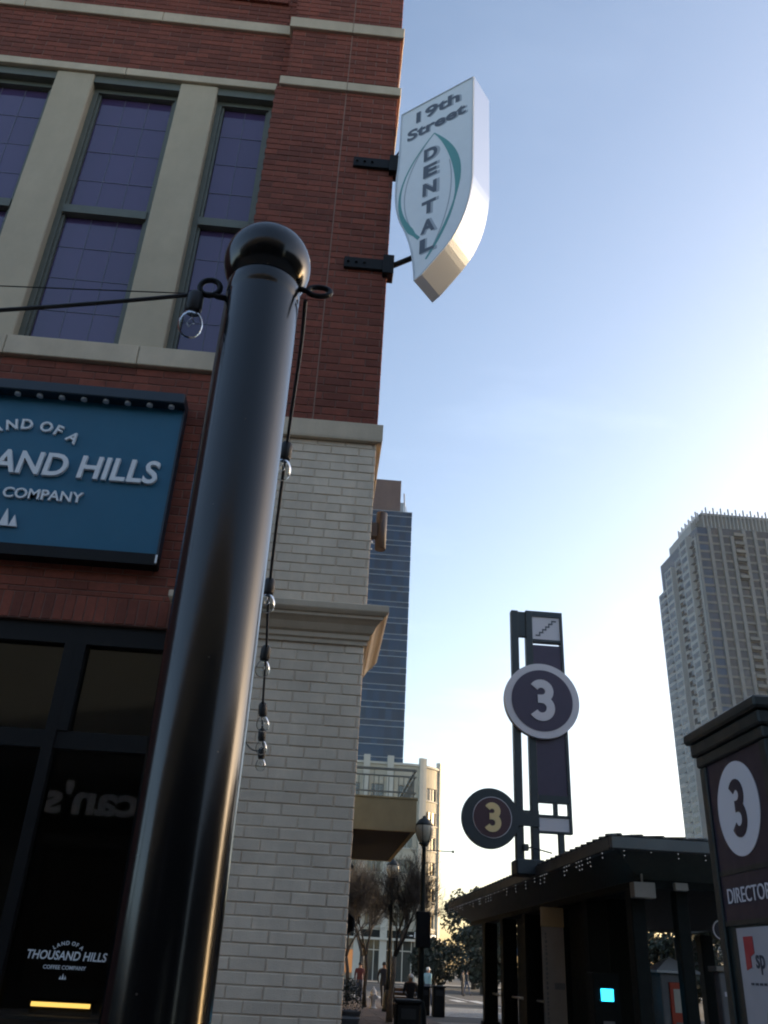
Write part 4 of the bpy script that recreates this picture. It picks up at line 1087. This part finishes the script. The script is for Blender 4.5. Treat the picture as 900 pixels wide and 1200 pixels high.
# hanging round sign inside
rs = thing('hanging_round_sign', (7.52, 16.6, 2.5), 'small round number sign hanging inside the pavilion by the directory pillar', 'sign')
MB().poly(circle(.17, 32), (7.16, 16.0, 2.36), X_, Z_, -.03, 0).build('disc', 'purple', rs)
MB().strip([(.15*math.cos(t), .15*math.sin(t)) for t in [R_(k*11.25) for k in range(33)]], .02, (7.16, 16.0, 2.36), X_, Z_, .001, .004).build('ring', 'sign_pale', rs)
o = MB(); three(o, (7.16, 16.0, 2.36), X_, Z_, .18, .035, .001, .004); o.build('numeral', 'sign_pale', rs)
MB().tube([(7.16, 16.015, 2.52), (7.16, 16.015, 3.08)], .012, 6).build('hanger', 'black_metal', rs)
# icicle lights along the eaves
ic = thing('icicle_lights', (EX0, 20, 3.3), 'white icicle string lights hanging along the pavilion eave', 'string light')
cd_ = MB(); bl = MB(); rnd = random.Random(9)
cd_.tube([(EX0-.01, EY0+.2, EZ-.215), (EX0-.01, EY1-.1, EZ-.215)], .006, 4)
y = EY0+.3
while y < EY1-.2:
    n = rnd.randint(1, 3); y += .17
    if rnd.random() < .6: continue
    for k in range(n):
        bl.sphere((EX0-.012, y+rnd.uniform(-.02, .02), EZ-.235-k*.07), .011, 6, 4)
    cd_.tube([(EX0-.012, y, EZ-.215), (EX0-.012, y, EZ-.235-(n-1)*.07)], .003, 3)
x = EX0+.2
cd_.tube([(EX0, EY0-.01, EZ-.215), (EX1, EY0-.01, EZ-.215)], .006, 4)
while x < EX1:
    for k in range(rnd.randint(1, 2)): bl.sphere((x, EY0-.012, EZ-.235-k*.07), .009, 6, 4)
    x += .45
cd_.build('cord', 'rubber_black', ic); tag(bl.build('bulb_cluster', 'spark', ic), kind='stuff')
# blue canopy and railings seen through the pavilion
ut = thing('market_umbrella', (10.3, 40, -.12), 'blue market umbrella seen between the pavilion columns', 'umbrella')
MB().lathe([(1.6, 2.35), (1.58, 2.5), (.9, 2.95), (.05, 3.3), (.02, 3.36)], (10.3, 40, -.12), 8, smooth=False).build('canopy', 'blue_tarp', ut)
MB().tube([(10.3, 40, -.11), (10.3, 40, 3.2)], .03, 8).build('pole', 'black_metal', ut)
MB().lathe([(.35, 0), (.35, .08), (.06, .12)], (10.3, 40, -.115), 16).build('base', 'machine_grey', ut)

# ================================================================== pylon sign on the pavilion
py = thing('pylon_sign', (5.1, 20.0, 3.7), 'tall dark steel pylon sign with two round number 3 discs above the pavilion roof', 'sign')
Yp = 20.0
MB().cbox(4.47, 4.645, Yp-.10, Yp+.10, 3.6, 9.58, .01).build('post', 'pylon_steel_glare', py)
MB().cbox(4.83, 4.995, Yp-.10, Yp+.10, 3.6, 9.60, .01).build('post', 'pylon_steel_glare', py)
MB().cbox(5.44, 5.57, Yp-.06, Yp+.08, 3.6, 4.34, .01).build('post', 'pylon_steel_glare', py)
MB().cbox(4.42, 5.05, Yp-.30, Yp+.30, 3.42, 3.74, .03).build('base_block', 'pylon_steel_glare', py)
MB().box(4.648, 4.827, Yp-.07, Yp+.07, 8.92, 9.56).build('side_panel', 'pylon_steel_glare', py)
fr = MB().box(4.998, 5.76, Yp-.09, Yp+.09, 9.46, 9.60).box(5.69, 5.76, Yp-.09, Yp+.09, 4.33, 9.457).box(4.998, 5.687, Yp-.09, Yp+.09, 8.80, 8.86)
fr.box(4.998, 5.687, Yp-.09, Yp+.09, 4.985, 5.14).box(5.36, 5.44, Yp-.08, Yp+.08, 4.72, 4.983).box(4.998, 5.687, Yp-.09, Yp+.09, 4.66, 4.717).box(4.998, 5.687, Yp-.09, Yp+.09, 4.33, 4.37)
fr.build('frame', 'pylon_steel_glare', py)
MB().box(5.0, 5.687, Yp-.06, Yp+.06, 5.143, 8.72).build('banner_panel', 'pylon_purple_glare', py)
MB().box(5.0, 5.687, Yp-.06, Yp+.06, 8.863, 9.457).build('symbol_panel', 'sign_pale', py)
st = [(-.24, -.185)]
for k in range(5): st += [(-.15+k*.08, -.185+k*.078), (-.15+k*.08, -.185+(k+1)*.078)]
st.append((.26, -.185+5*.078))
m_ = MB()
for (a0, b0), (a1, b1) in zip(st[:-1], st[1:]):
    m_.box(5.33+min(a0, a1)-.014, 5.33+max(a0, a1)+.014, Yp-.068, Yp-.061, 9.155+min(b0, b1)-.017, 9.155+max(b0, b1)+.017)
m_.v = [(x, y+(i//8)*-.0004, z) for i, (x, y, z) in enumerate(m_.v)]
m_.build('stair_symbol', 'sign_dark', py)
MB().box(5.0, 5.687, Yp-.07, Yp+.07, 4.373, 4.657).build('plate', 'sign_pale', py)
C1 = Vector((5.14, Yp-.11, 7.29))
MB().poly(circle(.90, 64), C1, X_, Z_, -.06, .10).build('disc', 'sign_pale', py)
MB().poly(circle(.735, 64), C1, X_, Z_, .101, .112).build('disc_face', 'pylon_purple_glare', py)
o = MB(); three(o, C1+Vector((-.02, 0, 0)), X_, Z_, 1.0, .20, .113, .135); o.build('numeral', 'sign_pale', py)
MB().box(4.4, 4.99, Yp-.14, Yp-.103, 4.44, 4.78).box(4.3, 4.6, Yp-.13, Yp+.02, 4.46, 4.76).build('disc_arm', 'pylon_steel_glare', py)
C2 = Vector((3.885, Yp-.10, 4.565))
MB().poly(circle(.64, 64), C2, X_, Z_, -.12, .06).build('disc', 'pylon_steel_glare', py)
MB().poly(circle(.44, 56), C2+Vector((.035, 0, .01)), X_, Z_, .061, .075).build('disc_face', 'sign_pale', py)
MB().poly(circle(.425, 56), C2+Vector((.035, 0, .01)), X_, Z_, .076, .082).build('disc_face', 'maroon', py)
o = MB(); three(o, C2+Vector((.03, 0, .01)), X_, Z_, .63, .135, .083, .10); o.build('numeral', 'cream_digit', py)
fl = MB().tube([(4.64, Yp-.05, 3.98), (4.78, Yp-.2, 3.99), (5.15, Yp-.5, 3.86)], .018, 6).cbox(4.60, 4.72, Yp-.2, Yp-.08, 3.92, 4.06, .01)
fl.build('flood_arm', 'pylon_steel_glare', py)

# ================================================================== directory pillar
kk = thing('directory_pillar', (2.55, 4.5, 0), 'dark green directory pillar with purple number 3 panel and map poster', 'sign')
KX0, KX1, KY0, KY1 = 2.18, 2.93, 4.12, 4.91
MB().cbox(KX0+.02, KX1-.02, KY0+.02, KY1-.02, 0, 2.66, .01).build('body', 'dark_green', kk)
MB().cbox(KX0-.06, KX1+.06, KY0-.06, KY1+.06, 0, .16, .015).build('plinth', 'dark_green', kk)
cp = MB().cbox(KX0-.01, KX1+.01, KY0-.01, KY1+.01, 2.60, 2.66, .008).cbox(KX0-.03, KX1+.03, KY0-.03, KY1+.03, 2.662, 2.735, .01).cbox(KX0-.055, KX1+.055, KY0-.055, KY1+.055, 2.737, 2.80, .012)
cp.build('cap', 'dark_green', kk)
for x in (KX0, KX1-.07):
    for y in (KY0, KY1-.07): MB().cbox(x, x+.07, y, y+.07, .162, 2.598, .006).build('corner_post', 'dark_green', kk)
for z in (2.03, 1.79, .45): MB().box(KX0+.008, KX0+.03, KY0+.072, KY1-.072, z-.012, z+.012).build('divider', 'dark_green', kk)
MB().box(KX0+.012, KX0+.018, KY0+.072, KY1-.072, 2.043, 2.598).build('number_panel', 'purple', kk)
MB().box(KX0+.012, KX0+.018, KY0+.072, KY1-.072, 1.803, 2.017).build('title_panel', 'purple', kk)
KO = Vector((KX0+.011, 4.515, 2.325)); EX, EY = Vector((0, -1, 0)), Z_
MB().poly(circle(.235, 56), KO, EX, EY, 0, .004).build('number_disc', 'sign_pale', kk)
o = MB(); three(o, KO, EX, EY, .29, .055, .005, .008); o.build('numeral', 'purple', kk)
o = MB(); put_text(o, ('DIRECTORY', .0), (KX0+.011, 4.505, 1.917), EX, EY, wid=.53, hei=.072, depth=.003); o.build('lettering', 'sign_pale', kk)
MB().box(KX0+.010, KX0+.019, KY0+.09, 4.725, .47, 1.765).build('poster', 'poster_paper', kk)
po = KX0+.009
o = MB(); o.poly([(0, 0), (.055, .015), (.055, .06), (.10, .075), (.10, .15), (0, .15)], (po, 4.655, 1.575), EX, EY, 0, .002); o.build('poster_print', 'logo_red', kk)
o = MB(); put_text(o, ('sp', .012), (po, 4.505, 1.60), EX, EY, wid=.09, hei=.085, depth=.002); o.build('poster_lettering', 'logo_ink', kk)
o = MB()
for k in range(7): o.box(po-.002, po, 4.63-k*.045, 4.60-k*.045, 1.512, 1.522)
for k in range(9): o.box(po-.002, po, 4.60-k*.04, 4.575-k*.04, 1.24, 1.247)
o.build('poster_print', 'logo_ink', kk)
o = MB(); o.poly(bez((0, 0), (.06, .03), (.03, .10), 6)+bez((.03, .10), (-.03, .05), (0, 0), 6)[1:-1], (po, 4.50, 1.33), EX, EY, 0, .002); o.build('poster_print', 'logo_green', kk)
o = MB(); o.poly(circle(.035, 20), (po, 4.42, 1.40), EX, EY, 0, .002); o.poly(circle(.03, 20), (po, 4.40, 1.10), EX, EY, 0, .002); o.build('poster_print', 'logo_red', kk)

# ================================================================== people
def person(x, y, z, rot, label, top, legs, pose='walk', hgt=1.72, cap=None):
    t = thing('person', (x, y, z), label, 'person', 'people on the street')
    k = hgt/1.72
    if pose == 'sit':
        J = {'pel': (0, 0, .50), 'sp': (0, .02, .75), 'ch': (0, .0, .98), 'nk': (0, -.02, 1.12), 'hd': (0, -.05, 1.22), 'ht': (0, -.05, 1.34),
             'sl': (-.18, 0, 1.05), 'sr': (.18, 0, 1.05), 'el': (-.24, -.08, .80), 'er': (.24, -.08, .80), 'hl': (-.13, -.30, .68), 'hr': (.13, -.30, .68),
             'kl': (-.11, -.42, .50), 'kr': (.11, -.42, .50), 'al': (-.11, -.44, .08), 'ar': (.11, -.44, .08), 'tl': (-.12, -.60, .03), 'tr': (.12, -.60, .03), 'pl': (-.10, -.03, .48), 'pr': (.10, -.03, .48)}
    else:
        s = .16 if pose == 'walk' else .02
        J = {'pel': (0, 0, .95), 'sp': (0, .0, 1.14), 'ch': (0, -.01, 1.34), 'nk': (0, -.01, 1.47), 'hd': (0, -.03, 1.58), 'ht': (0, -.02, 1.70),
             'sl': (-.19, 0, 1.40), 'sr': (.19, 0, 1.40), 'el': (-.24, s*.5+.03, 1.14), 'er': (.24, -s*.5+.03, 1.14), 'hl': (-.23, s*.6-.08, .89), 'hr': (.23, -s-.08, .90),
             'kl': (-.10, -s, .50), 'kr': (.10, s*.5, .50), 'al': (-.10, -s*1.2, .09), 'ar': (.10, s*1.5, .10), 'tl': (-.11, -s*1.2-.17, .035), 'tr': (.11, s*1.5-.15, .035), 'pl': (-.10, 0, .90), 'pr': (.10, 0, .90)}
    rad = {'pel': (.15, .11), 'sp': (.14, .10), 'ch': (.16, .11), 'nk': (.06, .06), 'hd': (.078, .095), 'ht': (.055, .07), 'sl': (.07, .07), 'sr': (.07, .07), 'el': (.048, .048), 'er': (.048, .048),
           'hl': (.036, .03), 'hr': (.036, .03), 'kl': (.062, .062), 'kr': (.062, .062), 'al': (.042, .042), 'ar': (.042, .042), 'tl': (.04, .03), 'tr': (.04, .03), 'pl': (.095, .095), 'pr': (.095, .095)}
    names = list(J); E_ = [('pel','sp'),('sp','ch'),('ch','nk'),('nk','hd'),('hd','ht'),('ch','sl'),('ch','sr'),('sl','el'),('sr','er'),('el','hl'),('er','hr'),('pel','pl'),('pel','pr'),('pl','kl'),('pr','kr'),('kl','al'),('kr','ar'),('al','tl'),('ar','tr')]
    me = bpy.data.meshes.new('body'); me.from_pydata([tuple(c*k for c in J[n]) for n in names], [(names.index(a), names.index(b)) for a, b in E_], [])
    o = bpy.data.objects.new('body', me); col.objects.link(o); o.parent = t
    md = o.modifiers.new('skin', 'SKIN'); md.use_smooth_shade = True
    for i, n in enumerate(names):
        v = me.skin_vertices[0].data[i]; v.radius = (rad[n][0]*k, rad[n][1]*k); v.use_root = (n == 'pel')
    sb = o.modifiers.new('sub', 'SUBSURF'); sb.levels = 1; sb.render_levels = 1
    # clothing colours by height on the body itself
    mname = 'outfit_%s_%s_%s' % (top, legs, pose)
    if mname not in M:
        mm = bpy.data.materials.new(mname); mm.use_nodes = True; M[mname] = mm; tt = mm.node_tree
        b = tt.nodes['Principled BSDF']; b.inputs['Roughness'].default_value = .85
        tcn = tt.nodes.new('ShaderNodeTexCoord'); sx = tt.nodes.new('ShaderNodeSeparateXYZ'); tt.links.new(tcn.outputs['Object'], sx.inputs[0])
        rp_ = tt.nodes.new('ShaderNodeValToRGB'); rp_.color_ramp.interpolation = 'CONSTANT'
        mr = tt.nodes.new('ShaderNodeMapRange'); mr.inputs[2].default_value = 2.0; tt.links.new(sx.outputs[2], mr.inputs[0]); tt.links.new(mr.outputs[0], rp_.inputs[0])
        def colr(n): 
            bs = M[n].node_tree.nodes['Principled BSDF'].inputs['Base Color']
            hsn = [q for q in M[n].node_tree.nodes if q.type == 'HUE_SAT']
            return tuple(hsn[0].inputs['Color'].default_value) if hsn else tuple(bs.default_value)
        wa, ne = (.52, 1.10) if pose == 'sit' else (.97, 1.46)
        e = rp_.color_ramp.elements; e[0].position = 0; e[0].color = (.015, .014, .013, 1); e[1].position = .045; e[1].color = colr(legs)
        for p_, c_ in ((wa*k/2, colr(top)), (ne*k/2, colr('skin'))):
            n_ = e.new(p_); n_.color = c_
        tt.links.new(rp_.outputs[0], b.inputs['Base Color'])
    me.materials.append(M[mname])
    hz = J['hd'][2]*k; hy_ = J['hd'][1]*k
    hair = MB().lathe([(.088*k, .01*k), (.096*k, .05*k), (.090*k, .10*k), (.06*k, .145*k), (.001, .155*k)], (0, hy_+.01, hz), 14)
    if cap: hair.box(-.06*k, .06*k, hy_-.17*k, hy_-.07*k, hz+.045*k, hz+.058*k)
    h_ = hair.build('cap' if cap else 'hair', cap or 'cloth_dark'); h_.parent = t
    fc = MB().box(-.014, .014, hy_-.112*k, hy_-.08*k, hz-.03*k, hz+.015*k); f_ = fc.build('nose', 'skin'); f_.parent = t
    t.rotation_euler = (0, 0, rot)
    return t
person(6.5, 50.5, -.116, 2.4, 'person in a light blue shirt and white cap walking by the roadside bins', 'cloth_light_blue', 'cloth_denim', 'walk', 1.76, 'cap_white')
person(3.62, 43.5, 0, .2, 'person in dark clothes walking on the sidewalk near the hydrant', 'cloth_dark', 'cloth_dark', 'walk', 1.74)
person(2.75, 47.0, 0, 3.0, 'person in a dark red top walking away beside the street trees', 'cloth_red', 'cloth_denim', 'walk', 1.70)
person(13.2, 78, -.116, 1.9, 'person in dark clothes crossing the far street near the trees', 'cloth_dark', 'cloth_denim', 'walk', 1.75)
person(12.2, 74, -.116, .9, 'person in a dark coat standing at the far kerb', 'cloth_dark', 'cloth_dark', 'stand', 1.74)
bn = thing('street_bench', (3.75, 34.0, 0), 'dark slatted bench on the sidewalk behind the lamp post', 'bench')
for k in range(4): MB().cbox(3.1, 4.25, 33.78+k*.115, 33.88+k*.115, .42, .455, .006).build('seat_slat', 'wood_warm', bn)
for k in range(3): MB().cbox(3.1, 4.25, 34.25, 34.285, .55+k*.13, .65+k*.13, .006).build('back_slat', 'wood_warm', bn)
for x in (3.2, 4.12):
    MB().box(x, x+.05, 33.8, 33.85, -.005, .418).build('leg', 'black_metal', bn); MB().box(x, x+.05, 34.2, 34.248, -.005, .93).build('leg', 'black_metal', bn)
person(3.78, 34.02, 0, .0, 'seated person in dark clothes and a white cap on the bench', 'cloth_dark', 'cloth_dark', 'sit', 1.72, 'cap_white')

# ================================================================== building behind the camera, seen in the shop glass
rb = thing('restaurant_building', (-6, -12.5, 0), 'dark brick restaurant front whose white lettering mirrors in the shop glass', 'building')
MB().box(-34, 12, -20, -12.3, 0, 13).build('wall', 'plaza_wall', rb)
MB().box(-34.1, 12.1, -12.298, -12.15, 7.6, 12.9).build('reflected_band', 'reflected_pale', rb)  # pale band added to grey the reflections in the upper shop panes
MB().box(-34.2, 12.2, -20.2, -12.0, 13, 13.5).build('cornice', 'cast_stone', rb)
MB().box(-30, 8, -12.297, -12.1, 4.9, 6.5).build('fascia', 'pavilion_dark', rb)
for k in range(9):
    x = -29+k*4.2
    f_ = MB().box(x, x+3.4, -12.297, -12.22, .3, 4.2).build('shop_window', 'far_glass', rb)
    MB().box(x-.12, x+3.52, -12.21, -12.12, 4.2, 4.35).box(x-.12, x-.0, -12.21, -12.12, .2, 4.199).build('window_frame', 'black_metal', f_)
o = MB(); put_text(o, ("can's", .03), (-7.0, -12.09, 5.74), -X_, Z_, wid=2.9, hei=1.0, depth=.05); o.build('lettering', 'mirror_letters', rb)

# ================================================================== unseen blocks added to shade the plaza; the gap lets sun reach the post
def shade_row(x0, x1, y0, y1, h, label):
    t = thing('shade_row', ((x0+x1)/2, (y0+y1)/2, 0), label, 'building', 'unseen blocks shading the plaza')
    MB().box(x0, x1, y0, y1, -.2, h).build('wall', 'plaza_wall', t)
    MB().box(x0-.25, x1+.2, y0-.2, y1+.2, h, h+.4).build('cornice', 'cast_stone', t)
    y = y0+1.2
    while y+3 < y1:
        for z0, z1 in ((.4, 3.4), (4.6, 6.6)):
            f_ = MB().box(x0-.06, x0-.003, y, y+2.6, z0, z1).build('window', 'far_glass', t)
            MB().box(x0-.1, x0-.063, y-.1, y+2.7, z1, z1+.14).build('lintel', 'cast_stone', f_)
        y += 3.9
shade_row(31, 46, 18.8, 54, 12, 'unseen two storey block added to shade the plaza, north of the sun gap')
shade_row(31, 46, -30, 11, 15, 'long unseen two storey block added to shade the plaza, south of the sun gap')

lw = thing('reflection_block', (-37, -2, 0), 'low dark unseen block added on the far left for the post reflection', 'building')  # unseen block added to cut low sky from the post's reflection
MB().box(-44, -32.2, -11.9, 8.1, -.01, 6).build('wall', 'plaza_wall', lw)
MB().box(-44.2, -32.0, -11.95, 8.1, 6, 6.4).build('cornice', 'cast_stone', lw)
# ================================================================== evening haze
hz = MB().box(-150, 200, -60, 340, -1.2, 165).build('haze', None); tag(hz, kind='stuff')
hm = bpy.data.materials.new('haze_air'); hm.use_nodes = True; ht = hm.node_tree; ht.nodes.clear()
ho = ht.nodes.new('ShaderNodeOutputMaterial'); hv = ht.nodes.new('ShaderNodeVolumePrincipled')
hv.inputs['Color'].default_value = (.74, .84, 1, 1); hv.inputs['Density'].default_value = .00009; hv.inputs['Anisotropy'].default_value = .4
ht.links.new(hv.outputs[0], ho.inputs['Volume']); hz.data.materials.append(hm)
